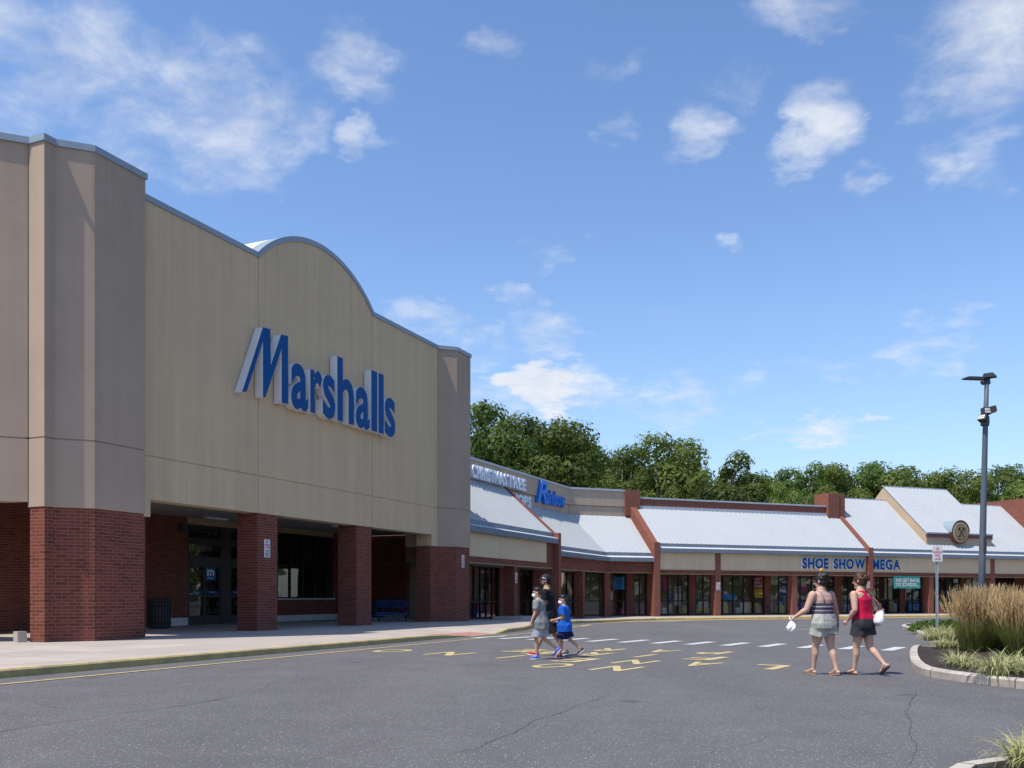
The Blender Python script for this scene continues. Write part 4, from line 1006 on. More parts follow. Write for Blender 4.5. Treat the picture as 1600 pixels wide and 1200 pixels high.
# small plates on pillars
def plate(fr, x, y, z0, z1, w, label, yaw):
    t = thing('fire_lane_plate', label, 'sign plate', tuple(fr(x, y, z0)), math.pi/2-yaw)
    mb = MB(fr); mb.box(x-w/2, x+w/2, y-.012, y, z0, z1); mb.build('plate', 'plate_white', t)
    mb = MB(fr); h = z1-z0
    text_on(mb, 'P', x-w*.2, x+w*.2, z0+h*.80, z0+h*.93, y-.018, y-.015, offset=.02)
    for w_, a, b in (('TOW', .30, .42), ('AWAY', .17, .28), ('ZONE', .05, .15)): text_on(mb, w_, x-w*.36, x+w*.36, z0+h*a, z0+h*b, y-.018, y-.015)
    mb.build('lettering', 'plate_black', t)
    mb = MB(fr); text_on(mb, 'FIRE', x-w*.4, x+w*.4, z0+h*.64, z0+h*.75, y-.018, y-.015, offset=.02); text_on(mb, 'LANE', x-w*.4, x+w*.4, z0+h*.50, z0+h*.61, y-.018, y-.015, offset=.02); mb.build('red_lettering', 'plate_red', t)
c = pA(417.5, 857, YF); plate(fA, c[0], YF+.008, pA(417.5, 871, YF)[1], pA(417.5, 843, YF)[1], .30, 'white and red fire lane plate on the nearest brick column', aA)
c = pA(723.5, 877, 19.85); plate(fA, c[0], 19.855, pA(723.5, 887, 19.85)[1], pA(723.5, 867, 19.85)[1], .26, 'white plate on the far brick pier of the big store', aA)
c = pA(807.3, 905, PA); plate(fA, c[0], PA+.03, pA(807.3, 911, PA)[1], pA(807.3, 895, PA)[1], .28, 'white plate on the thin brick pillar left of the man in black', aA)
for u, v0, v1, l in ((1122.5, 910, 922, 'white and red plate on the pillar below the end of the tan panel'), (1357, 909, 919, 'white plate on the brick pier behind the woman in red'), (1550, 913, 923, 'white plate on the pillar right of the lamp post')):
    y_ = (EC-.02) if u == 1357 else PC-.03
    c = pC(u, v0, y_); plate(fC, c[0], y_-.002, pC(u, v1, y_)[1], pC(u, v0, y_)[1], .30, l, aC)
# raised kerb block by the first arcade pillar
mb = MB(fA); mb.box(44.9, 47.2, 19.3, 21.0, -.15, .23); tag(rebase(mb.build('concrete_block', 'concrete_plain'), tuple(fA(46, 20.2, 0))), 'grey concrete step around the thin arcade pillar', 'step')
# planter
px0, px1 = 61.2, 66.4
pl = thing('brick_planter', 'low brick planter full of green plants under the shop windows', 'planter', tuple(fC((px0+px1)/2, PC+.2, -.14)), math.pi/2-aC)
mb = MB(fC); mb.box(px0, px1, PC+.0, PC+.7, -.3, .52); mb.build('planter_box', 'brick2', pl)
# ================================================================== STREET FURNITURE
# lamp post
lx, ly = 13.72, 27.0
lp = thing('lamp_post', 'tall blue-grey parking lot lamp post with flat lamp heads rising behind the tall grass', 'lamp post', (lx, ly, .1))
zt = CAMH+(931-592)/FPX*ly
mb = MB(); mb.tube([(lx-.075, ly, .1), (lx-.04, ly, 2.4), (lx+.06, ly, 6.55), (lx+.10, ly, zt)], [.100, .095, .070, .058], 14); pole = mb.build('pole', 'pole_blue', lp)
mb = MB(); mb.tube([(lx-.09, ly, .0), (lx-.09, ly, .6)], [.26, .24], 18); mb.build('base', 'concrete_plain', lp)
mb = MB(); mb.tube([(lx+.035, ly, 6.28), (lx+.045, ly, 6.40), (lx+.06, ly, 6.55)], [.115, .12, .10], 14); mb.build('collar', 'pole_blue', lp)
mb = MB(); mb.box(lx-.045, lx+.02, ly-.14, ly-.10, 1.98+.6, 2.45+.6); mb.build('hand_hole_cover', 'lamp_dark', lp)
def head(p0, p1, w, th, name='lamp_head'):
    """flat lamp head, arm side p0 to tip p1"""
    a = Vector(p0); b = Vector(p1); d = (b-a).normalized(); n = Vector((-d.y, d.x, 0)).normalized(); u = d.cross(n); L = (b-a).length
    mb = MB()
    def P(t, s, z): return tuple(a+d*(t*L)+n*(s*w)+u*z)
    prof = [(0, .28, .6), (.12, .5, .9), (.8, .5, .9), (1, .42, .35)]
    top = [[P(t, -s, -th*k) for s in (h, )]+[P(t, 0, -th*k*1.1)]+[P(t, h, -th*k)] for t, h, k in prof]
    bot = [[P(t, -h, 0)]+[P(t, 0, 0)]+[P(t, h, 0)] for t, h, k in prof]
    mb.strip(top); mb.strip(bot)
    for side in (0, 2): mb.strip([[top[i][side] for i in range(4)], [bot[i][side] for i in range(4)]])
    mb.strip([top[0], bot[0]]); mb.strip([top[-1], bot[-1]])
    h = mb.build(name, 'lamp_dark', lp)
    mb = MB(); mb.quad([P(.2, -.36, .006), P(.78, -.36, .006), P(.78, .36, .006), P(.2, .36, .006)]); mb.build('lens', 'lamp_lens', h)
head((lx+.02, ly, zt-.03), (lx-.62, ly-.05, zt-.02), .22, -.075)
head((lx+.02, ly+.05, zt+.02), (lx+.28, ly-.16, zt+.02), .30, -.13)
head((lx+.08, ly+.1, zt-.08), (lx+.24, ly+.3, zt-.10), .24, -.08)
mb = MB(); mb.tube([(lx+.1, ly, zt-.05), (lx+.1, ly, zt+.08)], .085, 10); mb.build('cap', 'lamp_dark', lp)
def flood(cx_, cz_, w, h, yaw, tilt):
    R_ = Matrix.Translation((cx_, ly-.16, cz_)) @ Matrix.Rotation(yaw, 4, 'Z') @ Matrix.Rotation(tilt, 4, 'X')
    def fr(x, y, z=0): return R_ @ Vector((x, y, z))
    mb = MB(fr); mb.box(-w/2, w/2, -.06, .10, -h/2, h/2); f = mb.build('floodlight', 'lamp_dark', lp)
    mb = MB(fr)
    for k in range(3):
        for j in range(2): mb.box(-w*.42+k*w*.29, -w*.42+k*w*.29+w*.24, -.075, -.061, -h*.36+j*h*.38, -h*.36+j*h*.38+h*.3)
    mb.build('lens', 'lamp_lens', f)
zf_ = CAMH+(931-644)/FPX*ly
flood(lx+.0, zf_+.0, .22, .20, rad(12), rad(-8)); flood(lx+.20, zf_+.05, .26, .17, rad(75), rad(-12)); flood(lx-.10, zf_-.20, .24, .17, rad(-60), rad(-25))
# no parking sign
nx, ny = 14.42, 31.5
np_ = thing('parking_sign', 'white NO PARKING FIRE LANE sign with red letters on a steel post', 'sign', (nx, ny, .1))
mb = MB(); zt2 = CAMH+(931-856)/FPX*ny
mb.box(nx-.028, nx+.028, ny-.012, ny+.012, .0, zt2); mb.box(nx-.036, nx-.029, ny-.03, ny+.012, .0, zt2); mb.box(nx+.029, nx+.036, ny-.03, ny+.012, .0, zt2); mb.build('post', 'galv', np_)
z0, z1 = CAMH+(931-877.5)/FPX*ny, CAMH+(931-853)/FPX*ny
mb = MB(); w_ = .17; c_ = .03
mb.slab([(nx-w_+c_, z0), (nx+w_-c_, z0), (nx+w_, z0+c_), (nx+w_, z1-c_), (nx+w_-c_, z1), (nx-w_+c_, z1), (nx-w_, z1-c_), (nx-w_, z0+c_)], ny-.05, ny-.045); mb.build('plate', 'plate_white', np_)
mb = MB(); H = z1-z0
for wd, a, b, k in (('NO', .74, .90, .34), ('PARKING', .52, .68, .86), ('FIRE', .31, .46, .5), ('LANE', .10, .25, .6)): text_on(mb, wd, nx-w_*k, nx+w_*k, z0+H*a, z0+H*b, ny-.056, ny-.053, offset=.0)
mb.build('lettering', 'plate_red', np_)
# litter bin
b0 = fA(25.7, 25.4, .14)
tb = thing('litter_bin', 'dark slatted litter bin standing behind the big brick pier', 'litter bin', tuple(b0))
mb = MB(); n = 22
for k in range(n):
    a = 2*math.pi*k/n; c = b0+Vector((math.cos(a), math.sin(a), 0))*.38; t_ = Vector((-math.sin(a), math.cos(a), 0)); o_ = Vector((math.cos(a), math.sin(a), 0))
    q = [c-t_*.038, c+t_*.038, c+t_*.038+o_*.02, c-t_*.038+o_*.02]
    i0 = [mb.raw(p+UP*.06) for p in q]; i1 = [mb.raw(p+UP*.98) for p in q]
    for m_ in range(4): mb.face([i0[m_], i0[(m_+1) % 4], i1[(m_+1) % 4], i1[m_]])
    mb.face(i1); mb.face(i0[::-1])
mb.build('slats', 'lamp_dark', tb)
mb = MB(); mb.tube([tuple(b0+UP*.03), tuple(b0+UP*.95)], .35, 20); mb.build('liner', 'frame_dark', tb)
mb = MB(); mb.tube([tuple(b0+UP*.98), tuple(b0+UP*1.03), tuple(b0+UP*1.10)], [.42, .42, .30], 22); mb.build('lid', 'frame_bronze', tb)
mb = MB(); mb.tube([tuple(b0+UP*.2), tuple(b0+UP*.24)], .415, 22); mb.tube([tuple(b0+UP*.8), tuple(b0+UP*.84)], .415, 22); mb.build('hoop', 'frame_dark', tb)
# pale concrete block beside the pier
mb = MB(fA); s_ = pA(32, 1000, 21.15)[0]
mb.prism([(s_-.12, 21.1), (s_+.07, 21.0), (s_+.1, 21.2), (s_-.09, 21.3)], .10, .42); tag(rebase(mb.build('concrete_block', 'concrete_plain'), tuple(fA(s_, 21.1, .1))), 'pale concrete block on the walk left of the big brick pier', 'block')
# shopping carts
MATS['cart_blue'] = mat('cart_blue', (.006, .10, .38), .4); MATS['cart_dark'] = mat('cart_dark', (.010, .016, .05), .5); mat('wheel_grey', (.35, .36, .38), .5)
def cart(mname, label, group, loc, rz):
    r = thing('shopping_cart', label, 'cart', (0, 0, 0), 0, group)
    # basket: wires front to back (x forward)
    mb = MB(); w = .27
    def wire(a, b, rr=.008): mb.tube([a, b], rr, 5, smooth=False)
    tb_, bb = .98, .62
    top = [(-.42, -w, tb_), (.42, -w*.8, tb_-.06), (.42, w*.8, tb_-.06), (-.42, w, tb_)]; bot = [(-.38, -w*.9, bb), (.36, -w*.72, bb+.05), (.36, w*.72, bb+.05), (-.38, w*.9, bb)]
    for k in range(4): wire(top[k], top[(k+1) % 4], .013); wire(bot[k], bot[(k+1) % 4], .010)
    for k in range(4):
        a, b, c, d_ = [Vector(p) for p in (top[k], top[(k+1) % 4], bot[k], bot[(k+1) % 4])]
        nn = 9 if k % 2 == 0 else 6
        for i in range(nn+1): wire(tuple(a.lerp(b, i/nn)), tuple(c.lerp(d_, i/nn)), .006)
        for j in (1/4, 2/4, 3/4): wire(tuple(a.lerp(c, j)), tuple(b.lerp(d_, j)), .006)
    for i in range(1, 9): wire(tuple(Vector(bot[0]).lerp(Vector(bot[1]), i/9)), tuple(Vector(bot[3]).lerp(Vector(bot[2]), i/9)), .006)
    mb.build('basket', mname, r)
    mb = MB()
    for s in (-1, 1):
        mb.tube([(-.52, s*w, 1.02), (-.44, s*w, .96), (-.36, s*w*.95, .60), (-.30, s*w*.9, .18), (.42, s*w*.8, .16)], .016, 6)
        mb.tube([(.3, s*w*.75, .62), (.36, s*w*.8, .17)], .012, 6)
    for x in (-.3, -.1, .1, .3): mb.tube([(x, -w*.85, .17), (x, w*.85, .17)], .008, 5)
    mb.box(-.34, .40, -w*.75, w*.75, .27, .285); mb.tube([(-.33, -w*.75, .285), (.40, -w*.7, .285)], .012, 5); mb.tube([(-.33, w*.75, .285), (.40, w*.7, .285)], .012, 5)
    mb.box(-.34, .40, -w*.76, -w*.74, .285, .40); mb.box(-.34, .40, w*.74, w*.76, .285, .40)
    mb.build('frame', mname, r)
    mb = MB(); mb.tube([(-.53, -w-.03, 1.02), (-.53, w+.03, 1.02)], .022, 8); mb.build('handle', 'frame_dark', r)
    for x, y in ((-.30, -w*.9), (-.30, w*.9), (.38, -w*.75), (.38, w*.75)):
        mb = MB(); mb.tube([(x, y-.018, .062), (x, y+.018, .062)], .062, 12); mb.box(x-.015, x+.015, y-.03, y-.02, .06, .17); mb.build('wheel', 'wheel_grey', r)
    r.location = loc; r.rotation_euler = (0, 0, rz); return r
aw = math.pi/2-aA
c1 = cart('cart_blue', 'bright blue shopping cart parked right beside the far brick pier', 'shopping carts in the store arcade', tuple(fA(38.6, 22.9, .14)), aw+rad(8))
c2 = copy_tree(c1); c2.location = fA(38.3, 23.65, .14); c2.rotation_euler = (0, 0, aw+rad(170)); c2['label'] = 'blue shopping cart seen end on just left of the one beside the far pier'
k1 = cart('cart_dark', 'dark shopping cart nearest the store column in the nested row', 'nested dark carts', tuple(fA(37.7, 24.5, .14)), aw+rad(-90))
labs = ['second dark cart of the nested row behind the column', 'third dark cart in the middle of the nested row', 'fourth dark cart of the nested row', 'dark cart at the open end of the nested row']
for k in range(4):
    c = copy_tree(k1); c.location = fA(38.0+.34*k+.1, 24.6+.02*k, .14); c['label'] = labs[k]

# ================================================================== PLANTED ISLANDS
def smooth_poly(pts, it=2):
    for _ in range(it):
        q = []
        for i in range(len(pts)):
            a, b = Vector(pts[i]), Vector(pts[(i+1) % len(pts)]); q += [tuple(a*.75+b*.25), tuple(a*.25+b*.75)]
        pts = q
    return pts
def island(pts, hz=.14, w=.155, dz=0.0, top='mulch', kind='mulch'):
    pts = smooth_poly(pts); n = len(pts); inn = inset(pts, w)
    mb = MB(); rows = []
    inn0 = inset(pts, .03)
    for k in list(range(n))+[0]:
        o = pts[k]; m_ = inn0[k]; i_ = inn[k]
        rows.append([(o[0], o[1], dz-.05), (o[0], o[1], dz+hz-.03), (m_[0], m_[1], dz+hz), (i_[0], i_[1], dz+hz+.003), (i_[0], i_[1], dz-.05)])
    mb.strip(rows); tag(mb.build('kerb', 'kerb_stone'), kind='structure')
    jb = MB()
    for k in range(0, n, 4):
        a_, b_ = Vector(pts[k]), Vector(inn[k]); d_ = (b_-a_).normalized(); t_ = Vector((-d_.y, d_.x))*.006; a_ = a_-d_*.004; b_ = b_+d_*.002
        q = [a_-t_, a_+t_, b_+t_, b_-t_]; lo_ = [jb.raw((p.x, p.y, dz-.02)) for p in q]; h_ = [jb.raw((p.x, p.y, dz+hz+(.005 if i_ > 1 else -.024))) for i_, p in enumerate(q)]
        for e in range(4): jb.face([lo_[e], lo_[(e+1) % 4], h_[(e+1) % 4], h_[e]])
        m0 = [jb.raw((p.x, p.y, dz+hz+.005)) for p in (a_+d_*.034-t_, a_+d_*.034+t_)]
        jb.face([h_[0], h_[1], m0[1], m0[0]]); jb.face([m0[0], m0[1], h_[2], h_[3]])
    tag(jb.build('kerb_joints', 'crack_dark'), kind='structure')
    # mulch: bumpy fan
    c = Vector((sum(p[0] for p in inn)/n, sum(p[1] for p in inn)/n)); mb = MB(); rings = []
    for t_ in (1.0, .93, .8, .65, .5, .35, .2, .08):
        rings.append([mb.raw((c.x+(p[0]-c.x)*t_, c.y+(p[1]-c.y)*t_, dz+hz-.03+.07*(1-t_)+.03*noise.noise(Vector((p[0]*t_*2, p[1]*t_*2, 1))))) for p in inn])
    for a, b in zip(rings, rings[1:]):
        for k in range(n): mb.face([a[k], a[(k+1) % n], b[(k+1) % n], b[k]], 0, None, True)
    mb.face(rings[-1]); tag(mb.build(kind, top), kind='structure'); return c
# near island (by the tall grass)
i1c = island([(6.95, 16.2), (9.55, 22.3), (10.0, 22.75), (14.5, 20.9), (22, 17.6), (20.0, 12.5), (12.5, 8.6), (10.2, 8.9), (7.5, 12.6), (6.80, 14.6)])
# island behind it
island([(12.1, 27.2), (12.0, 26.3), (13.2, 25.4), (22, 21.6), (28, 25), (30, 32), (16.6, 35.6), (15.4, 35.6), (14.4, 33.2)])
# third island further off
island([(15.8, 37.6), (16.4, 36.9), (30, 33.6), (34, 40), (20, 44), (17.2, 41)], dz=-.04)
# corner island close to the camera at the bottom right
island([(2.70, 6.50), (4.15, 7.34), (8.5, 7.4), (10.5, 4.9), (8, 2.2), (5.2, 2.4), (3.6, 4.6)], hz=.11)

# ---- grasses
def blade(mb, rnd, base, az, L, lean, w, m, nseg=4, curl=1.0):
    d = Vector((math.cos(az), math.sin(az), 0)); sd = Vector((-d.y, d.x, 0)); p = Vector(base); ang = rnd.uniform(.02, .15); prev = None
    for k in range(nseg+1):
        t_ = k/nseg; ww = w*(1-t_**1.6)+.0006
        a = mb.raw(p-sd*ww/2); b = mb.raw(p+sd*ww/2)
        if prev: mb.face([prev[0], prev[1], b, a], m, [(0, (k-1)/nseg), (1, (k-1)/nseg), (1, t_), (0, t_)])
        prev = (a, b)
        ang += lean/nseg*(1+curl*t_)
        p = p+(d*math.sin(ang)+UP*math.cos(ang))*(L/nseg)
def reed_clump(seed):
    rnd = random.Random(seed); r = thing('feather_reed_grass', 'x', 'grass clump', (0, 0, 0), 0)
    mb = MB()
    for k in range(620):
        a = rnd.uniform(0, 6.283); rr = .26*math.sqrt(rnd.random()); 
        blade(mb, rnd, (math.cos(a)*rr, math.sin(a)*rr, 0), a+rnd.gauss(0, .6), rnd.uniform(.55, 1.05), rnd.uniform(.15, 1.0), rnd.uniform(.006, .011), 0, 4)
    mb.build('leaves', 'blade_green', r, False)
    mb = MB()
    for k in range(400):
        a = rnd.uniform(0, 6.283); rr = .25*math.sqrt(rnd.random()); tilt = rnd.uniform(0, .30)*(rr/.2+.15); az_ = a+rnd.gauss(0, .5); H = rnd.uniform(1.05, 1.48)
        d = Vector((math.cos(az_), math.sin(az_), 0)); b = Vector((math.cos(a)*rr, math.sin(a)*rr, 0)); tip = b+d*math.sin(tilt)*H+UP*math.cos(tilt)*H
        sd = Vector((-d.y, d.x, 0))
        def q(p0, p1, w0, w1, t0, t1, s_):
            i = [mb.raw(p0-s_*w0), mb.raw(p0+s_*w0), mb.raw(p1+s_*w1), mb.raw(p1-s_*w1)]; mb.face(i, 0, [(0, t0), (1, t0), (1, t1), (0, t1)])
        m1 = b.lerp(tip, .70); q(b, m1, .0022, .0018, 0, .3, sd)
        # narrow plume of short tufts
        for j in range(7):
            t0 = .62+.38*j/7; p0 = b.lerp(tip, t0); p1 = b.lerp(tip, min(1.02, t0+.09))+Vector((rnd.uniform(-.02, .02), rnd.uniform(-.02, .02), 0)); s_ = Vector((rnd.uniform(-1, 1), rnd.uniform(-1, 1), 0)).normalized()
            ww = .0125*(1-abs(j/6-.45)*1.1)+.002
            q(p0, p1, ww, ww*.45, .4+.6*rnd.random(), 1, s_)
    mb.build('plumes', 'plume', r, False); return r
protos = [reed_clump(11), reed_clump(23), reed_clump(37)]
cl = [(10.25, 18.7), (10.05, 20.2), (11.15, 18.0), (11.05, 19.6), (12.1, 17.6), (11.9, 18.9), (12.9, 18.6), (11.0, 20.9), (12.2, 20.2), (13.2, 17.2), (13.6, 19.6), (14.2, 18.1), (13.0, 20.8), (14.4, 16.7), (15.2, 17.8), (14.8, 19.3)]
rl = ['tan feathery tall grass clump nearest the kerb at the left end of the bed', 'tall grass clump at the back left edge of the bed', 'front tall grass clump with the darkest green base', 'tall feathery grass clump just behind the front pair']
for i, (x, y) in enumerate(cl):
    o = protos[i] if i < 3 else copy_tree(protos[i % 3])
    o.location = (x, y, .14); o.rotation_euler = (0, 0, i*1.7); k = .88+.13*((i*37) % 10)/10; o.scale = (k*1.1, k*1.1, k)
    o['group'] = 'tall feathery grass clumps in the near planted island'
    o['label'] = rl[i] if i < 4 else 'tan topped feathery grass clump within the dense mass of the bed'
def lily(seed, n=105, L=.36):
    rnd = random.Random(seed); mb = MB()
    for k in range(n):
        a = rnd.uniform(0, 6.283); rr = .09*math.sqrt(rnd.random())
        blade(mb, rnd, (math.cos(a)*rr, math.sin(a)*rr, 0), a+rnd.gauss(0, .35), rnd.uniform(.6, 1.2)*L, rnd.uniform(.6, 2.1), rnd.uniform(.012, .019), 0, 5)
    return mb.build('lily_turf_clump', 'lily', None, False)
lps = [lily(3), lily(5), lily(8)]
def tf(x, y): return (x, y)
lc = []
for u, v, s in ((1489, 1037, .9), (1504, 1041, 1.05), (1556, 1055, 1.45), (1572, 1050, 1.25), (1584, 1046, 1.1), (1472, 1012, 1.0), (1487, 1011, 1.0), (1604, 1052, 1.0), ):
    lc.append((*pG(u, v, .14), s, 'near'))
for u, v, s in ((1452, 1000, 1.0), (1462, 999, 1.1), (1473, 999, 1.1), (1484, 1000, 1.0), (1456, 993, 1.0), (1468, 992, 1), (1480, 992, 1), (1494, 998, 1)):
    lc.append((*pG(u, v, .14), s*1.25, 'far'))
for x, y, s in ((3.62, 6.58, .9), (3.88, 6.68, 1.0), (3.75, 6.35, .9), (4.15, 6.8, 1.0)): lc.append((x, y, s, 'close'))
for i, (x, y, s, w_) in enumerate(lc):
    o = lps[i] if i < 3 else copy_tree(lps[i % 3])
    o.location = (x, y, .12); o.rotation_euler = (0, 0, i*2.3); o.scale = (s*1.15, s*1.15, s)
    o['category'] = 'plant'; o['group'] = {'near': 'yellow-green lily turf in front of the tall grass', 'far': 'yellow-green lily turf by the parking sign', 'close': 'lily turf in the bottom right corner'}[w_]
    o['label'] = {'near': 'yellow-green striped tuft on dark mulch in front of the tall grass', 'far': 'pale yellow-green tuft on the island around the sign post', 'close': 'yellow-green leafy tuft on the kerbed corner at bottom right'}[w_]
# low green shrubs round the sign, in the third island and in the planter
def shrub(seed, R, n, lf=.07):
    rnd = random.Random(seed); mb = MB()
    for k in range(n):
        a = rnd.uniform(0, 6.283); e = math.asin(rnd.random()); r_ = rnd.uniform(.55, 1)
        c = Vector((R[0]*math.cos(a)*math.cos(e)*r_, R[1]*math.sin(a)*math.cos(e)*r_, R[2]*math.sin(e)*r_)); c += Vector((0, 0, .12*R[2]*noise.noise(c*3)))
        n_ = Vector((rnd.gauss(0, 1), rnd.gauss(0, 1), rnd.gauss(.6, .7))).normalized(); t_ = n_.orthogonal().normalized(); b = n_.cross(t_); w_ = lf*rnd.uniform(.6, 1.2)
        mb.face([mb.raw(c-t_*w_), mb.raw(c+b*w_*.45), mb.raw(c+t_*w_), mb.raw(c-b*w_*.45)])
    return mb.build('shrub', 'shrub', None, False)
sh_ = [('low dark green shrub beside the steel sign post', 14.9, 32.2, .1, (1.2, .9, .42)), ('low green shrub left of the tall grass tops', 16.3, 31.2, .1, (1.3, .9, .5)), ('flat green ground plant at the tip of the third island', 17.6, 38.2, .05, (1.3, 1.0, .28)), ('green ground plant further right on the third island', 20.0, 37.6, .05, (1.6, 1.1, .35))]
for i, (l, x, y, z, R) in enumerate(sh_):
    o = shrub(50+i, R, 1500); o.location = (x, y, z); tag(o, l, 'shrub')
for k in range(4):
    o = shrub(70+k, (.75, .4, .34), 700, .08); o.name = 'planter_plant'; p = fC(px0+.7+k*1.25, PC+.3, .50); o.location = p; o.rotation_euler = (0, 0, math.pi/2-aC); tag(o, 'bushy green plant growing in the brick planter', 'plant', 'green plants in the brick planter')

# ================================================================== TREES
def tree_proto(seed, R, H, nb=26, leaves=420, lf=.30, m='leaf', trunk='bark', open_=0.0):
    """crown of leaf clumps; R crown radius, H height of the crown top"""
    rnd = random.Random(seed); r = thing('tree', 'x', 'tree', (0, 0, 0))
    blobs = []
    zc = H*.60; rz = H*.40
    for k in range(nb):
        while True:
            p = Vector((rnd.uniform(-1, 1), rnd.uniform(-1, 1), rnd.uniform(-1, 1)))
            if .35 < p.length < 1: break
        br = rnd.choice((rnd.uniform(.18, .28), rnd.uniform(.26, .44)))*R*(1-.2*open_)
        c = Vector((p.x*(R-br*.5), p.y*(R-br*.5), zc+p.z*(rz-br*.4))); c.x += R*.28*noise.noise(Vector((c.z*.25, seed, 0))); c.y += R*.28*noise.noise(Vector((c.z*.25, seed, 9))); blobs.append((c, br))
    mb = MB()
    for c, br in blobs:
        n_ = int(leaves*(br/(.34*R))**2)
        for k in range(n_):
            v_ = Vector((rnd.gauss(0, 1), rnd.gauss(0, 1), rnd.gauss(.25, 1))).normalized()
            rr = br*(1-.5*rnd.random()**2); rr *= 1+.5*noise.noise(v_*2.4+c)
            p = c+Vector((v_.x*rr, v_.y*rr, v_.z*rr*.78))
            nn = (v_*2.0+Vector((rnd.gauss(0, .5), rnd.gauss(0, .5), rnd.gauss(.3, .5)))).normalized(); t_ = nn.orthogonal().normalized()
            t_ = (Matrix.Rotation(rnd.uniform(0, 6.28), 3, nn) @ t_); b = nn.cross(t_); w_ = lf*rnd.uniform(.55, 1.25)
            mb.face([mb.raw(p-t_*w_), mb.raw(p+b*w_*.6+nn*w_*.15), mb.raw(p+t_*w_), mb.raw(p-b*w_*.6+nn*w_*.15)])
    mb.build('crown', m, r, False)
    mb = MB(); top = Vector((rnd.uniform(-.5, .5), rnd.uniform(-.5, .5), H*.72))
    mb.tube([(0, 0, -.5), (.1, 0, H*.2), tuple(top*.6), tuple(top)], [.05*R+.15, .04*R+.12, .14, .05], 8)
    for c, br in blobs:
        h = rnd.uniform(.28, .62)*H; a = Vector((top.x*h/(H*.72), top.y*h/(H*.72), min(h, c.z-.5))); mid = a.lerp(c, .5)+Vector((0, 0, .3))
        mb.tube([tuple(a), tuple(mid), tuple(c)], [.16, .11, .04], 5)
    mb.build('trunk', trunk, r); return r
TP = [tree_proto(1, 7.0, 20, 40, 760, .225), tree_proto(2, 6.0, 18, 36, 740, .215), tree_proto(3, 5.2, 17, 30, 560, .19, 'leaf_pale', 'bark_pale', .5), tree_proto(4, 6.5, 17, 36, 740, .22, 'leaf_pale'), tree_proto(5, 5.5, 19, 32, 480, .19, 'leaf', 'bark_pale', .6)]
# (u, v of the top, distance, prototype, width factor, label)
TR = [(738, 632, 88, 0, 1.0, 'big dark tree rising right behind the edge of the big store'), (782, 662, 100, 1, .9, 'small dark tree between the two biggest crowns behind the store'), (832, 648, 92, 0, 1.15, 'broadest dark green tree above the white letter sign'), (885, 676, 98, 0, .95, 'dark round tree above the blue slanted sign'), (930, 700, 104, 1, .8, 'lower green tree above the corner of the brown parapet'),
      (975, 698, 96, 4, .8, 'thin leafed tree with a pale bare trunk'), (1028, 682, 96, 2, 1.15, 'tall airy pale green tree above the brick parapet'), (1072, 690, 100, 4, .9, 'loose tree with visible limbs in the middle of the row'), (1122, 698, 96, 1, 1.1, 'dark rounded tree left of the gap of sky'), (1158, 722, 104, 1, .62, 'slender dark tree at the edge of the gap of sky'), (1080, 735, 90, 3, .8, 'low yellow-green tree in front of the row'), (940, 738, 88, 3, .62, 'short yellow-green tree behind the brown parapet'),
      (1222, 748, 92, 3, .7, 'short pale tree right of the gap of sky'), (1245, 714, 108, 1, 1.05, 'green tree above the end of the long metal roof'), (1300, 724, 112, 3, 1.1, 'pale green tree above the brick stack'), (1350, 724, 116, 0, .9, 'green tree left of the raised roof'), (1402, 720, 112, 3, 1.15, 'broad pale tree above the raised roof ridge'), (1445, 732, 118, 1, .9, 'tree behind the right end of the raised roof'), (1484, 728, 112, 2, 1.0, 'open crowned tree with sky showing left of the lamp post'), (1530, 742, 108, 3, 1.0, 'bright green tree right behind the lamp post'), (1560, 728, 122, 0, .9, 'dark tree right of the lamp post'), (1592, 744, 108, 3, 1.0, 'green tree at the right edge above the brick gable'), (1655, 735, 112, 1, 1.2, 'tree past the right edge'), (1178, 778, 118, 3, .5, 'far low tree seen through the gap'), (1280, 758, 100, 3, .8, 'low bushy tree just behind the brick stack'), (690, 640, 96, 1, 1, 'tree behind the store'), (760, 660, 108, 3, 1.1, 'paler tree filling in behind the white letter sign'), (860, 668, 108, 3, 1.1, 'lighter green tree between the big dark crowns'), (910, 690, 110, 3, 1.0, 'yellowish tree sloping down behind the brown parapet'), (955, 715, 108, 1, .9, 'dark low tree behind the brown parapet corner'), (1000, 700, 108, 1, 1.1, 'dark tree behind the pale bare trunk'), (1050, 705, 110, 3, 1.2, 'bright tree behind the brick parapet middle'), (1098, 716, 108, 3, .9, 'pale tree left of the dark rounded one'),
      (1225, 735, 116, 0, .9, 'dark tree behind the short pale one'), (1275, 728, 120, 3, 1.1, 'pale tree behind the end of the long roof'), (1325, 732, 120, 1, 1.1, 'dark tree between two pale ones over the stack'), (1375, 730, 122, 3, 1.1, 'yellow green tree left over the raised roof'), (1425, 735, 122, 3, 1.1, 'pale low tree over the raised roof end'), (1465, 742, 116, 3, 1.1, 'low green tree left of the open crowned one'), (1508, 740, 120, 1, 1.1, 'dark tree just left of the lamp post')]
hts = [20, 18, 17, 17, 19]
first = set()
for i, (u, v, Yd, k, wf, lab) in enumerate(TR):
    if lab in ('tree past the right edge', 'tree behind the store'): continue
    o = TP[k] if k not in first else copy_tree(TP[k]); first.add(k)
    x = (u-800)/FPX*Yd; H = CAMH+(931-v)/FPX*Yd+.3; sc = H/hts[k]
    o.location = (x, Yd, 0); o.rotation_euler = (0, 0, i*1.3); o.scale = (sc*wf*.92, sc*wf*.92, sc)
    o['label'] = lab; o['group'] = 'trees behind the shops'
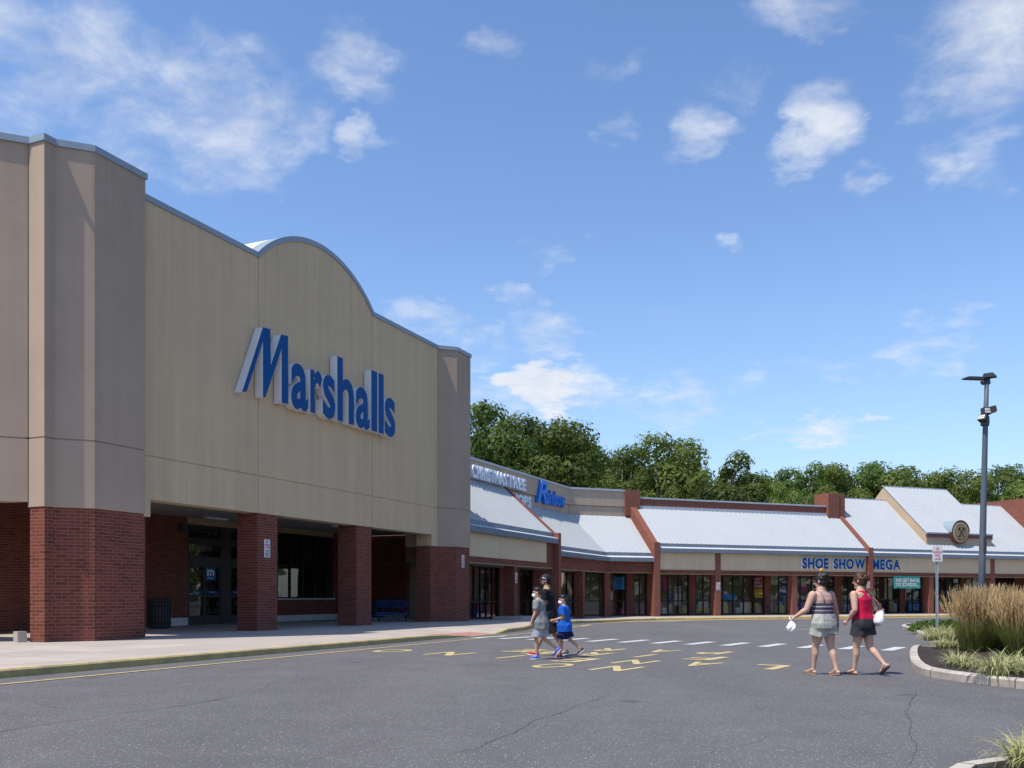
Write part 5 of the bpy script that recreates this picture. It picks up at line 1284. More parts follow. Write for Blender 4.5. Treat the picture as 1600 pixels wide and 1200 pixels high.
# distant wood closing the view under the crowns
rnd = random.Random(99); mb = MB()
for k in range(16000):
    x = rnd.uniform(-20, 110); yy = 125+rnd.uniform(0, 6)-.12*x; h = 14+2.5*noise.noise(Vector((x*.15, 1, 2)))+1.5*noise.noise(Vector((x*.6, 4, 2))); z = h*rnd.random()**.6
    nn = Vector((rnd.gauss(0, .6), -1+rnd.gauss(0, .5), rnd.gauss(.5, .6))).normalized(); t_ = nn.orthogonal().normalized(); b = nn.cross(t_); w_ = rnd.uniform(.3, .7); p = Vector((x, yy, z))
    mb.face([mb.raw(p-t_*w_), mb.raw(p+b*w_*.6), mb.raw(p+t_*w_), mb.raw(p-b*w_*.6)])
wd = mb.build('woodland', 'leaf', None, False); tag(wd, 'mass of far green woodland behind the trees', 'woodland', kind='stuff')

# cars and trees on the far side of the lot, seen only mirrored in the shop windows
m_, t_n, b_n = newmat('car_paint'); oi = t_n.add('ShaderNodeObjectInfo')
t_n.l.new(t_n.ramp(oi.outputs['Random'], [(0, (.5, .5, .52)), (.25, (.03, .03, .035)), (.45, (.3, .31, .33)), (.6, (.28, .02, .02)), (.75, (.03, .06, .2)), (1, (.62, .62, .6))]), b_n.inputs['Base Color'])
b_n.inputs['Roughness'].default_value = .3; b_n.inputs['Coat Weight'].default_value = .5; MATS['car_paint'] = m_
mat('car_glass', (.02, .025, .03), .08, spec=.6); mat('tyre', (.02, .02, .02), .8)
def make_car():
    r = thing('parked_car', 'parked car out in the lot on the viewer side', 'car', (0, 0, 0), 0, 'cars parked on the viewer side of the lot')
    mb = MB(); secs = [(-2.25, .45, .80, .78), (-2.1, .30, .95, .86), (-1.2, .22, 1.0, .90), (0, .22, .98, .91), (1.2, .22, .92, .90), (2.0, .28, .78, .84), (2.25, .42, .62, .70)]
    rows = []
    for x, z0, z1, w in secs: rows.append([(x, -w*.9, z0), (x, -w, z0+.18), (x, -w, z1-.15), (x, -w*.88, z1), (x, 0, z1+.03), (x, w*.88, z1), (x, w, z1-.15), (x, w, z0+.18), (x, w*.9, z0)])
    mb.strip(rows, 0, True)
    for e in (0, -1): mb.face([mb.pt(*q) for q in rows[e]])
    mb.build('body', 'car_paint', r)
    mb = MB(); g0 = [(-1.9, .95), (-1.3, 1.40), (.35, 1.44), (1.15, .95)]
    rows = [[(x, -.80 if z < 1 else -.60, z), (x, .80 if z < 1 else .60, z)] for x, z in g0]
    ids = [[mb.pt(*q) for q in r_] for r_ in rows]
    for a, b in zip(ids, ids[1:]): mb.face([a[0], a[1], b[1], b[0]], 1 if a is ids[1] else 0)
    mb.face([i[0] for i in ids]); mb.face([i[1] for i in ids][::-1]); mb.build('window', ['car_glass', 'car_paint'], r)
    for x in (-1.35, 1.4):
        for y in (-.80, .80): mb = MB(); mb.tube([(x, y-.1, .32), (x, y+.1, .32)], .32, 18); w_ = mb.build('wheel', 'tyre', r)
    for y in (-.6, .6): mb = MB(); mb.box(2.1, 2.2, y-.18, y+.18, .56, .68); mb.build('headlight', 'lamp_lens', r)
    return r
car = make_car(); rnd = random.Random(12); first_ = True
for row, (q0, n_, ds) in enumerate(((13.5, 9, 2.8), (26, 10, 2.8))):
    for k_ in range(n_):
        if rnd.random() < .2: continue
        s_ = -14+k_*ds; p = fA(s_, -q0)
        c_ = car if first_ else copy_tree(car); first_ = False
        c_.location = (p.x, p.y, 0); c_.rotation_euler = (0, 0, math.pi/2-aA+math.pi/2+rnd.uniform(-.03, .03)+(math.pi if rnd.random() < .4 else 0))
for k_ in range(14):
    if rnd.random() < .2: continue
    c_ = copy_tree(car); c_.location = (-14+k_*2.9, -7, 0); c_.rotation_euler = (0, 0, math.pi/2+rnd.uniform(-.03, .03))
mb = MB()
for k_ in range(9000):
    a = rnd.uniform(rad(-75), rad(195)); R_ = 95+rnd.uniform(0, 8); 
    x = R_*math.cos(-a)+20; yy = R_*math.sin(-a)
    if yy > -5 and x < 60: continue
    if yy > 20: continue
    h = 11+3*noise.noise(Vector((a*7, 1, 2)))+2*noise.noise(Vector((a*22, 4, 2))); z = h*rnd.random()**.7
    n_ = Vector((-math.cos(a)+rnd.gauss(0, .5), math.sin(a)+rnd.gauss(0, .5), rnd.gauss(.5, .6))).normalized(); t_ = n_.orthogonal().normalized(); b = n_.cross(t_); w_ = rnd.uniform(.6, 1.3); p = Vector((x, yy, z))
    mb.face([mb.raw(p-t_*w_), mb.raw(p+b*w_*.6), mb.raw(p+t_*w_), mb.raw(p-b*w_*.6)])
for k_ in range(7000):
    yy = rnd.uniform(-95, 105); x = 92+rnd.uniform(0, 10)+.1*yy; h = 12+3*noise.noise(Vector((yy*.12, 1, 7)))+2*noise.noise(Vector((yy*.5, 4, 3))); z = h*rnd.random()**.7
    n_ = Vector((-1+rnd.gauss(0, .5), rnd.gauss(0, .5), rnd.gauss(.5, .6))).normalized(); t_ = n_.orthogonal().normalized(); b = n_.cross(t_); w_ = rnd.uniform(.5, 1.1); p = Vector((x, yy, z))
    mb.face([mb.raw(p-t_*w_), mb.raw(p+b*w_*.6), mb.raw(p+t_*w_), mb.raw(p-b*w_*.6)])
tag(mb.build('woodland', 'leaf', None, False), 'belt of trees round the lot on the viewer side', 'woodland', kind='stuff')
# ================================================================== PEOPLE
def m_skin(name, c):
    m, t, b = newmat(name); ob = t.add('ShaderNodeTexCoord').outputs['Object']
    n = t.math('ADD', t.math('MULTIPLY', t.noise(ob, 9, 4), .7), t.math('MULTIPLY', t.noise(ob, 80, 2), .3))
    t.l.new(t.ramp(n, [(.3, (c[0]*.82, c[1]*.74, c[2]*.70)), (.7, (min(1, c[0]*1.1), c[1]*1.08, c[2]*1.06))]), b.inputs['Base Color'])
    b.inputs['Roughness'].default_value = .5; b.inputs['Specular IOR Level'].default_value = .35
    b.inputs['Subsurface Weight'].default_value = .12; b.inputs['Subsurface Radius'].default_value = (.012, .005, .003)
    MATS[name] = m
def m_cloth(name, c, wr=.5):
    m, t, b = newmat(name); ob = t.add('ShaderNodeTexCoord').outputs['Object']
    mp = t.add('ShaderNodeMapping'); t.l.new(ob, mp.inputs[0]); mp.inputs['Scale'].default_value = (1, 1, .45); mp.inputs['Rotation'].default_value = (.5, .3, 0)
    n = t.noise(mp.outputs[0], 11, 3, .55); f = t.noise(ob, 160, 2)
    t.l.new(t.mix(n, (c[0]*.9, c[1]*.9, c[2]*.9, 1), (min(1, c[0]*1.08), min(1, c[1]*1.08), min(1, c[2]*1.08), 1)), b.inputs['Base Color'])
    b.inputs['Roughness'].default_value = .9; b.inputs['Specular IOR Level'].default_value = .15
    bp = t.add('ShaderNodeBump'); bp.inputs['Strength'].default_value = wr; bp.inputs['Distance'].default_value = .05
    t.l.new(t.math('ADD', n, t.math('MULTIPLY', f, .05)), bp.inputs['Height']); t.l.new(bp.outputs[0], b.inputs['Normal'])
    MATS[name] = m
m_skin('skin_fair', (.58, .37, .28)); m_skin('skin_tan', (.50, .30, .20)); m_skin('skin_kid', (.55, .34, .235))
m_cloth('cloth_sage', (.40, .405, .355)); m_cloth('cloth_charcoal', (.045, .043, .050)); m_cloth('cloth_red', (.52, .012, .055)); m_cloth('cloth_black', (.018, .018, .022)); m_cloth('cloth_grey', (.22, .225, .235)); m_cloth('cloth_lightgrey', (.36, .36, .40)); m_cloth('cloth_blue', (.015, .11, .50)); m_cloth('cloth_navy', (.012, .022, .085))
MATS['cloth_stripe'] = m_stripes('cloth_stripe', (.035, .022, .045), (.42, .40, .46), 15.0)
mat('strap_grey', (.20, .24, .32), .8); mat('hair_dark', (.022, .013, .012), .45, var=.4, fine=120); mat('hair_brown', (.085, .035, .020), .4, var=.5, fine=120); mat('hair_black', (.015, .012, .011), .5, var=.4, fine=120); mat('hair_fade', (.065, .042, .034), .7)
mat('mask_white', (.74, .76, .80), .8); mat('eye_dark', (.02, .015, .012), .2); mat('lip', (.35, .12, .10), .5); mat('sole_tan', (.45, .28, .16), .7); mat('sole_dark', (.05, .035, .03), .7); mat('bag_white', (.78, .77, .76), .45); mat('leather_tan', (.36, .17, .07), .5); mat('bag_paper', (.80, .80, .80), .6); mat('clip_orange', (.75, .33, .02), .4); mat('phone_black', (.012, .012, .014), .2)
mat('shoe_red', (.48, .03, .05), .6); mat('shoe_blue', (.06, .13, .62), .6); mat('shoe_black', (.03, .03, .035), .6); mat('sole_white', (.75, .74, .74), .6); mat('shoe_grey', (.16, .16, .18), .6); mat('cap_black', (.02, .02, .026), .7)
V3 = Vector
def capsule(mb, p0, p1, r0, r1, n=12, flat=1.0, ax=None):
    p0, p1 = V3(p0), V3(p1); d = p1-p0; L = d.length
    d = d.normalized() if L > 1e-6 else V3((0, 0, 1))
    e = V3(ax) if ax else (V3((1, 0, 0)) if abs(d.x) < .8 else V3((0, 1, 0)))
    e = (e-d*e.dot(d)).normalized(); h = d.cross(e); rows = []
    for j in range(4): 
        a = math.pi/2*(1-j/4); rows.append((p0-d*r0*math.sin(a), r0*math.cos(a)))
    rows.append((p0, r0)); rows.append((p1, r1))
    for j in range(1, 5):
        a = math.pi/2*j/4; rows.append((p1+d*r1*math.sin(a), r1*math.cos(a)))
    R_ = [[mb.raw(c+e*max(r, .0005)*math.cos(2*math.pi*k/n)+h*max(r, .0005)*flat*math.sin(2*math.pi*k/n)) for k in range(n)] for c, r in rows]
    for a, b in zip(R_, R_[1:]):
        for k in range(n): mb.face([a[k], a[(k+1) % n], b[(k+1) % n], b[k]])
    mb.face(R_[0][::-1]); mb.face(R_[-1])
def chain(mb, pts, rs):
    for (a, b), (r, s) in zip(zip(pts, pts[1:]), zip(rs, rs[1:])): capsule(mb, a, b, r, s)
def loft(mb, secs, n=20, p=2.3):
    """secs: (center, rx, ry[, ex]) horizontal superellipses"""
    R_ = []
    for s in secs:
        c, rx, ry = V3(s[0]), s[1], s[2]; ring = []
        for k in range(n):
            a = 2*math.pi*k/n; ca, sa = math.cos(a), math.sin(a)
            ring.append(mb.raw(c+V3((rx*math.copysign(abs(ca)**(2/p), ca), ry*math.copysign(abs(sa)**(2/p), sa), 0))))
        R_.append(ring)
    for a, b in zip(R_, R_[1:]):
        for k in range(n): mb.face([a[k], a[(k+1) % n], b[(k+1) % n], b[k]])
    mb.face(R_[0][::-1]); mb.face(R_[-1])
def ellipsoid(mb, c, r, rot=None, n=18, k=12):
    c = V3(c); rows = []
    for j in range(1, k):
        th = math.pi*j/k
        row = []
        for i in range(n):
            v_ = V3((r[0]*math.sin(th)*math.cos(2*math.pi*i/n), r[1]*math.sin(th)*math.sin(2*math.pi*i/n), r[2]*math.cos(th)))
            if rot: v_ = rot @ v_
            row.append(mb.raw(c+v_))
        rows.append(row)
    for a, b in zip(rows, rows[1:]):
        for i in range(n): mb.face([a[i], b[i], b[(i+1) % n], a[(i+1) % n]])
    mb.face(rows[0]); mb.face(rows[-1][::-1])
def fuse(mb, name, m, voxel=.009, smooth=4, cuts=(), parent=None):
    """merge overlapping closed shells into one continuous surface; cuts: (point, normal) drop what lies on the normal's side"""
    me = bpy.data.meshes.new('t'); me.from_pydata([tuple(v) for v in mb.v], [], mb.f); me.update()
    bm = bmesh.new(); bm.from_mesh(me); bmesh.ops.recalc_face_normals(bm, faces=bm.faces); bm.to_mesh(me); bm.free()
    ob = bpy.data.objects.new('t', me); COL.objects.link(ob)
    r = ob.modifiers.new('r', 'REMESH'); r.mode = 'VOXEL'; r.voxel_size = voxel
    if smooth: s = ob.modifiers.new('s', 'SMOOTH'); s.factor = .5; s.iterations = smooth
    dg = bpy.context.evaluated_depsgraph_get(); dg.update()
    out = bpy.data.meshes.new_from_object(ob.evaluated_get(dg)); bpy.data.objects.remove(ob); bpy.data.meshes.remove(me)
    if cuts:
        bm = bmesh.new(); bm.from_mesh(out)
        for c, nrm in cuts: bmesh.ops.bisect_plane(bm, geom=bm.verts[:]+bm.edges[:]+bm.faces[:], plane_co=c, plane_no=nrm, clear_outer=True)
        bm.to_mesh(out); bm.free()
    out.name = name; out.materials.clear(); out.materials.append(MATS[m])
    for p in out.polygons: p.use_smooth = True
    o = bpy.data.objects.new(name, out); COL.objects.link(o)
    if parent: o.parent = parent
    ROOTM[o.name] = Matrix.Identity(4)
    return o
def hand(mb, W, d, n, s, curl, k=1.0, spread=1.0):
    """W wrist, d finger direction, n palm normal, s side sign of the thumb; five separate fingers"""
    W, d, n = V3(W), V3(d).normalized(), V3(n); n = (n-d*n.dot(d)).normalized(); b = d.cross(n)*s
    c = W+d*.045*k
    capsule(mb, W, W+d*.075*k, .024*k, .036*k, 12, .5, b)
    for i, (o, L) in enumerate(((.027, .066), (.009, .075), (-.009, .070), (-.026, .055))):
        base = W+d*.082*k+b*o*k*1.05; dd = (d+b*o*3*spread).normalized(); p = base
        capsule(mb, W+d*.03*k+b*o*k*.8, base, .011*k, .0100*k, 8); a = 0
        for j in range(3):
            a += curl*(.55, 1.0, .8)[j]; q = p+(dd*math.cos(a)+n*math.sin(a))*L*k*(.45, .32, .26)[j]
            capsule(mb, p, q, (.0096, .0088, .008)[j]*k, (.0088, .008, .007)[j]*k, 8); p = q
    t0 = W+d*.02*k+b*.022*k; t1 = t0+(d*.55+b*.75+n*.25).normalized()*.040*k; t2 = t1+(d*.85+b*.25+n*.45*min(1, curl+.3)).normalized()*.030*k
    capsule(mb, t0, t1, .013*k, .011*k, 8); capsule(mb, t1, t2, .0105*k, .0085*k, 8)
def leg_pts(hip, a, kf, k, Lt=.42, Ls=.415):
    h = V3(hip); kn = h+V3((math.sin(a), 0, -math.cos(a)))*Lt*k; an = kn+V3((math.sin(a-kf), 0, -math.cos(a-kf)))*Ls*k
    return h, kn, an
def person(label, H, loc, heading, skin, pose, build, female=False):
    """x forward, y left, z up; every joint placed for the pose"""
    k = H/1.75; B = build; mb = MB()
    hz = .90*k; lean = pose.get('lean', .04); P = {}
    def sp(z): return V3((lean*(z-.9*k)*1.0, 0, z))
    w = B.get('w', 1.0)
    secs = [(.80, .10, .155*B.get('hip', 1)), (.90, .128, .180*B.get('hip', 1)), (.98, .120, .165*B.get('hip', 1)), (1.08, .105, .140*B.get('waist', 1)), (1.20, .112, .150), (1.32, .118, .165*B.get('sh', 1)), (1.41, .095, .175*B.get('sh', 1)), (1.46, .068, .115*B.get('sh', 1)), (1.49, .060, .066), (1.54, .056, .058)]
    def torso(grow, z0, z1, extra=0): return [(sp(z*k), rx*k*w+grow+extra*max(0, (1.15-z)), ry*k*w+grow+extra*max(0, (1.15-z))) for z, rx, ry in secs if z0 <= z <= z1]
    loft(mb, torso(0, 0, 2))
    # legs
    legs = []
    for s, key in ((1, 'L'), (-1, 'R')):
        a, kf, fp = pose['leg'+key]; hp = sp(.88*k)+V3((0, s*.088*k*B.get('hip', 1), 0)); h, kn, an = leg_pts(hp, rad(a), rad(kf), k); legs.append((s, h, kn, an, rad(fp)))
    ground = min(min(an.z-.075*k*math.cos(fp)-(.17*k*math.sin(-fp) if fp < 0 else .05*k*math.sin(fp)) for s, h, kn, an, fp in legs), 9)
    tw = B.get('thigh', 1)
    for s, h, kn, an, fp in legs:
        chain(mb, [h, h.lerp(kn, .5), kn], [.088*k*tw, .076*k*tw, .054*k*(.5+.5*tw)]); back = V3((-.012, 0, 0))*k
        chain(mb, [kn, kn.lerp(an, .32)+back, kn.lerp(an, .7), an], [.052*k*(.5+.5*tw), .055*k*(.6+.4*tw), .040*k, .033*k])
        f = V3((math.cos(fp), 0, math.sin(fp))); u = V3((-math.sin(fp), 0, math.cos(fp)))
        toe = an+f*.155*k-u*.05*k; heel = an-f*.045*k-u*.045*k; P['f%d' % s] = (an, f, u)
        capsule(mb, heel, an+f*.05*k-u*.03*k, .028*k, .034*k); capsule(mb, an, toe-f*.02*k, .032*k, .022*k, 12, 1.5, u); 
        sy = V3((0, 1, 0))
        for i in range(5): capsule(mb, toe+sy*(i-2)*.015*k-f*(.03+.006*abs(i-(3 if s > 0 else 1)))*k, toe+sy*(i-2)*.017*k+f*(.028-.007*abs(i-(3 if s > 0 else 1)))*k, .0115*k, .0095*k, 8)
    # arms
    arms = {}
    for s, key in ((1, 'L'), (-1, 'R')):
        sh_p = sp(1.405*k)+V3((0, s*.185*k*B.get('sh', 1)*w, 0)); (ex, ey, ez), (wx, wy, wz) = pose['arm'+key]
        el_ = sh_p+V3((ex, s*ey, ez)).normalized()*.285*k; wr = el_+V3((wx, s*wy, wz)).normalized()*.25*k
        aw_ = B.get('arm', 1)
        chain(mb, [sh_p, sh_p.lerp(el_, .5), el_], [.054*k*aw_, .046*k*aw_, .038*k*aw_]); chain(mb, [el_, el_.lerp(wr, .3), wr], [.037*k*aw_, .038*k*aw_, .024*k])
        hd, hn, cu_ = pose.get('hand'+key, ((wx, s*wy, wz), (0, -s, 0), .45)); hand(mb, wr, hd, hn, -s if pose.get('flip'+key) else s, cu_, k*B.get('hand', 1.0)); arms[key] = (sh_p, el_, wr, V3(hd).normalized())
    # head
    hs = B.get('head', 1.07)*k; hc = sp(1.53*k)+V3((.018*k, 0, .105*hs-B.get('neck', 0))); yaw, tilt = pose.get('head', (0, 0))
    HR = Matrix.Rotation(rad(yaw), 3, 'Z') @ Matrix.Rotation(rad(tilt), 3, 'Y')
    def hp_(x, y, z): return hc+HR @ (V3((x, y, z))*hs)
    ellipsoid(mb, hp_(-.008, 0, .022), (.098*hs, .078*hs, .096*hs), HR); ellipsoid(mb, hp_(.022, 0, -.045), (.066*hs, .060*hs, .072*hs), HR)
    capsule(mb, sp(1.46*k), hp_(-.02, 0, -.05), .060*k, .057*k)
    capsule(mb, hp_(.085, 0, .012), hp_(.110, 0, -.024), .010*hs, .015*hs, 8)
    capsule(mb, hp_(.078, -.028, .030), hp_(.078, .028, .030), .016*hs, .016*hs, 8); capsule(mb, hp_(.078, 0, -.100), hp_(.070, 0, -.098), .022*hs, .02*hs, 8)
    capsule(mb, hp_(.082, -.018, -.058), hp_(.082, .018, -.058), .010*hs, .010*hs, 8)
    for s in (-1, 1): ellipsoid(mb, hp_(-.006, s*.079, -.004), (.022*hs, .010*hs, .034*hs), HR, 10, 6)
    body = fuse(mb, 'person', skin, .0085*max(.8, k), 3)
    tag(body, label, 'person')
    kids = {}
    for s in (-1, 1):
        e = MB(); e.fr = fW; e.ball(tuple(hp_(.084, s*.031, .008)), .0085*hs, 10, 6); e.build('eye', 'eye_dark', body)
    # ---- garments
    def garment(name, m, fn, cuts=(), vox=.010, smooth=6):
        g_ = MB(); fn(g_); o = fuse(g_, name, m, vox, smooth, cuts, body)
        if name in ('shirt', 'shorts', 'vest_top', 'camisole'):     # folds
            am = .006 if name in ('vest_top', 'camisole') else .010
            NS = [v_.normal.copy() for v_ in o.data.vertices]; CS = [v_.co.copy() for v_ in o.data.vertices]
            for v_, c, nv in zip(o.data.vertices, CS, NS):
                q = V3((c.x*8+c.z*5, c.y*8-c.z*3, c.z*5)); f = 1-abs(noise.noise(q))*2.2; v_.co = c+nv*am*(f*.7+.6*noise.noise(c*9))
        return o
    def shirt(m, hem, sleeve, grow=.018, loose=.10):
        def fn(g_):
            loft(g_, [(sp((hem-.13)*k), (.120*k*w+grow+loose*.16), .178*k*w*B.get('hip', 1)+grow+loose*.16)]+torso(grow, hem, 1.47, loose))
            for key in 'LR':
                a, e_, w_, _ = arms[key]; q = a.lerp(e_, sleeve); capsule(g_, a-V3((0, 0, .01)), q, .066*k+grow*.4, .060*k+grow*.8)
        cuts = [(V3((0, 0, hem*k)), V3((0, 0, -1)))]
        o = garment('shirt', m, fn, cuts); 
        bm = bmesh.new(); bm.from_mesh(o.data)
        for key in 'LR':                               # open the sleeves
            a, e_, w_, _ = arms[key]; q = a.lerp(e_, sleeve); dd = (e_-a).normalized(); s = 1 if key == 'L' else -1
            dl = [f for f in bm.faces if (f.calc_center_median()-q).dot(dd) > 0 and (f.calc_center_median()-q-dd*.03).length < .085*k+grow]
            bmesh.ops.delete(bm, geom=dl, context='FACES')
        bm.to_mesh(o.data); bm.free(); return o
    def shorts(m, top, length, grow=.022, flare=.012):
        def fn(g_):
            loft(g_, [(sp(.80*k), .118*k*w+grow, .16*k*w*B.get('hip', 1)+grow)]+torso(grow*.7, .88, top+.04))
            for s, h, kn, an, fp in legs:
                q = h.lerp(kn, length+.12); capsule(g_, h, q, .092*k*tw+grow*.7, .080*k*tw+grow+flare)
        o = garment('shorts', m, fn, [(sp(top*k), V3((0, 0, 1)))])
        bm = bmesh.new(); bm.from_mesh(o.data); dl = []
        for s, h, kn, an, fp in legs:
            q = h.lerp(kn, length); dd = (kn-h).normalized()
            for f in bm.faces:
                c = f.calc_center_median(); o_ = [l for l in legs if l[0] != s][0]
                def dist(L_): 
                    u_ = (L_[2]-L_[1]).normalized(); v_ = c-L_[1]; return (v_-u_*max(0, v_.dot(u_))).length
                if (c-q).dot(dd) > 0 and dist((s, h, kn)) <= dist(o_): dl.append(f)
        bmesh.ops.delete(bm, geom=list(set(dl)), context='FACES'); bm.to_mesh(o.data); bm.free(); return o
    def hair(m, lo=-.03, front=.045, grow=1.09, extra=None):
        def fn(g_):
            ellipsoid(g_, hp_(-.014, 0, .026), (.098*hs*grow, .080*hs*grow, .098*hs*grow), HR); ellipsoid(g_, hp_(-.045, 0, -.02), (.062*hs*grow, .070*hs*grow, .07*hs*grow), HR)
            if extra: extra(g_)
        n_ = HR @ V3((.80, 0, -.60)); 
        o = garment('hair', m, fn, [(hp_(front, 0, .02), n_), (hp_(-.04, 0, lo-.055), HR @ V3((.35, 0, -1)).normalized())], .007, 1)
        NS = [v_.normal.copy() for v_ in o.data.vertices]; CS = [v_.co.copy() for v_ in o.data.vertices]
        for v_, c, nv in zip(o.data.vertices, CS, NS):
            q = c*38; v_.co = c+V3((noise.noise(q), noise.noise(q+V3((9, 0, 0))), noise.noise(q*.7+V3((0, 9, 0)))))*.009+nv*.006*noise.noise(V3((c.x*30, c.y*120, c.z*25)))
        return o
    def shoe(s, m, sole, name='shoe', hi=.0):
        an, f, u = P['f%d' % s]; y = V3((0, 1, 0))
        g_ = MB(); capsule(g_, an-f*.035*k-u*.035*k, an+f*.03*k-u*.03*k, .040*k, .042*k); capsule(g_, an+f*.0*k-u*.028*k, an+f*.15*k-u*.048*k, .042*k, .033*k, 12, 1.25, u); capsule(g_, an-u*.02*k, an+u*.015*k, .042*k, .042*k)
        o = fuse(g_, name, m, .008, 3, [(an-u*.068*k, -u)], body)
        q = MB(); R_ = []
        for h_ in (-.082, -.060):
            ring = []
            for i in range(20):
                a = 2*math.pi*i/20; ring.append(q.raw(an+f*(.062+.125*math.cos(a))*k+y*(.044+.006*math.cos(a))*math.sin(a)*k+u*h_*k))
            R_.append(ring)
        for i in range(20): q.face([R_[0][i], R_[0][(i+1) % 20], R_[1][(i+1) % 20], R_[1][i]])
        q.face(R_[0]); q.face(R_[1]); q.build('sole', sole, o); return o
    def sandal(s, m, strap):
        an, f, u = P['f%d' % s]; y = V3((0, 1, 0)); q = MB(); R_ = []
        for h_ in (-.088, -.072):
            ring = []
            for i in range(24):
                a = 2*math.pi*i/24; ring.append(q.raw(an+f*(.062+.130*math.cos(a))*k+y*(.044+.006*math.cos(a))*math.sin(a)*k+u*h_*k))
            R_.append(ring)
        for i in range(24): q.face([R_[0][i], R_[0][(i+1) % 24], R_[1][(i+1) % 24], R_[1][i]])
        q.face(R_[0]); q.face(R_[1]); o = q.build('sandal', m, body)
        q = MB(); c = an+f*.135*k-u*.042*k
        for sg in (-1, 1): q.tube([tuple(c), tuple(an+f*.09*k+y*sg*.03*k-u*.035*k), tuple(an+f*.04*k+y*sg*.045*k-u*.072*k)], .006*k, 6)
        q.build('strap', strap, o)
    P.update(dict(body=body, shirt=shirt, shorts=shorts, hair=hair, shoe=shoe, sandal=sandal, hp=hp_, HR=HR, hs=hs, k=k, arms=arms, garment=garment, torso=torso, sp=sp, legs=legs, w=w))
    # place: feet on the ground
    body.location = (loc[0], loc[1], loc[2]-ground+.004); body.rotation_euler = (0, 0, math.atan2(heading[1], heading[0])); P['M'] = Matrix.Translation(body.location) @ Matrix.Rotation(math.atan2(heading[1], heading[0]), 4, 'Z')
    return P
# ---- woman in the striped top
W1 = person('woman in a striped camisole and pale green shorts, hair clipped up, walking away', 1.64, (5.25, 15.62, 0), (-.46, .89), 'skin_fair',
    dict(lean=.10, legL=(15, 8, 2), legR=(-9, 10, -8), armL=((.15, .42, -1), (.75, .55, -.62)), armR=((.0, .46, -1), (.06, .30, -1)), handL=((.45, .25, -.85), (.3, -.9, 0), .8), handR=((.12, -.02, -1), (.2, 1, 0), .8), head=(22, 12)), dict(w=1.20, hip=1.12, waist=1.10, thigh=1.32, sh=1.0, arm=1.38, head=1.16), True)
k = W1['k']
def top1(g_): loft(g_, W1['torso'](.012, .95, 1.33, .05))
W1['garment']('camisole', 'cloth_stripe', top1, [(W1['sp'](1.00*k), V3((0, 0, -1))), (W1['sp'](1.29*k), V3((-.25, 0, 1)).normalized())])
q = MB()
for s in (-1, 1):
    q.tube([tuple(W1['sp'](z*k)+V3((x*k*1.07, s*y*k, 0))) for z, x, y in ((1.26, -.128, .085), (1.36, -.122, .092), (1.44, -.085, .10), (1.475, -.02, .105), (1.44, .075, .10), (1.36, .115, .09), (1.28, .128, .085))], .011, 6)
q.build('shoulder_straps', 'strap_grey', W1['body'])
W1['shorts']('cloth_sage', 1.06, .46, .030, .022)
hp = W1['hp']; hs = W1['hs']
W1['hair']('hair_dark', -.03, .06, 1.12, lambda g_: (ellipsoid(g_, hp(-.085, 0, .06), (.06*hs, .075*hs, .062*hs)), ellipsoid(g_, hp(-.04, .0, .11), (.05*hs, .045*hs, .035*hs)), capsule(g_, hp(-.09, .01, .02), hp(-.085, 0, -.04), .03*hs, .012*hs)))
q = MB(); q.tube([tuple(hp(-.045, -.012, .13)), tuple(hp(-.05, -.012, .195))], [.013, .024], 8); q.tube([tuple(hp(-.045, .012, .13)), tuple(hp(-.045, .014, .185))], [.013, .02], 8); q.build('hair_clip', 'clip_orange', W1['body'])
for s in (-1, 1): W1['sandal'](s, 'sole_tan', 'sole_tan')
def held(P, name, label, cat, fn, mats):
    """thing held by a person: top-level, its own origin"""
    mb = MB(); fn(mb); mb.v = [P['M'] @ v for v in mb.v]
    c = sum(mb.v, V3((0, 0, 0)))/len(mb.v); c.z = min(v.z for v in mb.v)
    r = thing(name, label, cat, tuple(c)); return r, mb
a = W1['arms']['L']; grip = a[2]+a[3]*.10*k
r = thing('carrier_bag', 'small crumpled white bag held low in the left hand of the woman in stripes', 'bag', tuple(W1['M'] @ (grip-V3((0, 0, .2)))))
g_ = MB(); rnd = random.Random(4)
R_ = []
for j in range(9):
    t_ = j/8; z = .02-.17*t_; rr = .016+.085*math.sin(min(1, t_*1.25)*math.pi*.5)*(1-.35*max(0, t_-.75)/.25); R_.append([g_.raw(grip+V3((rr*math.cos(2*math.pi*i/16)*(1+.25*math.sin(i*2.1+j)*t_), rr*.55*math.sin(2*math.pi*i/16)*(1+.2*math.cos(i*1.7+j)), z+.012*math.sin(i*3+j)))) for i in range(16)])
for A_, B_ in zip(R_, R_[1:]):
    for i in range(16): g_.face([A_[i], A_[(i+1) % 16], B_[(i+1) % 16], B_[i]])
g_.face(R_[0]); g_.face(R_[-1])
g_.v = [W1['M'] @ v for v in g_.v]; g_.build('pouch', 'bag_paper', r)
q = MB()
for s in (-1, 1): q.tube([tuple(W1['M'] @ (grip+V3((s*.012, 0, .02)))), tuple(W1['M'] @ (grip+V3((s*.035, .01, .055)))), tuple(W1['M'] @ (grip+V3((s*.045, 0, .09))))], [.012, .014, .004], 6)
q.build('knot', 'bag_paper', r)
a = W1['arms']['R']; c = a[2]+a[3]*.085*k
ph = thing('mobile_phone', 'black phone held in the right hand of the woman in stripes', 'phone', tuple(W1['M'] @ c))
def frP(x, y, z=0): return W1['M'] @ (c+V3((x+.01, y+.022, z)))
mb = MB(frP); mb.box(-.045, .045, -.006, .006, -.085, .06); mb.build('case', 'phone_black', ph)
mb = MB(frP); mb.box(-.04, .04, .0065, .0075, -.078, .053); mb.build('screen', 'frame_dark', ph)
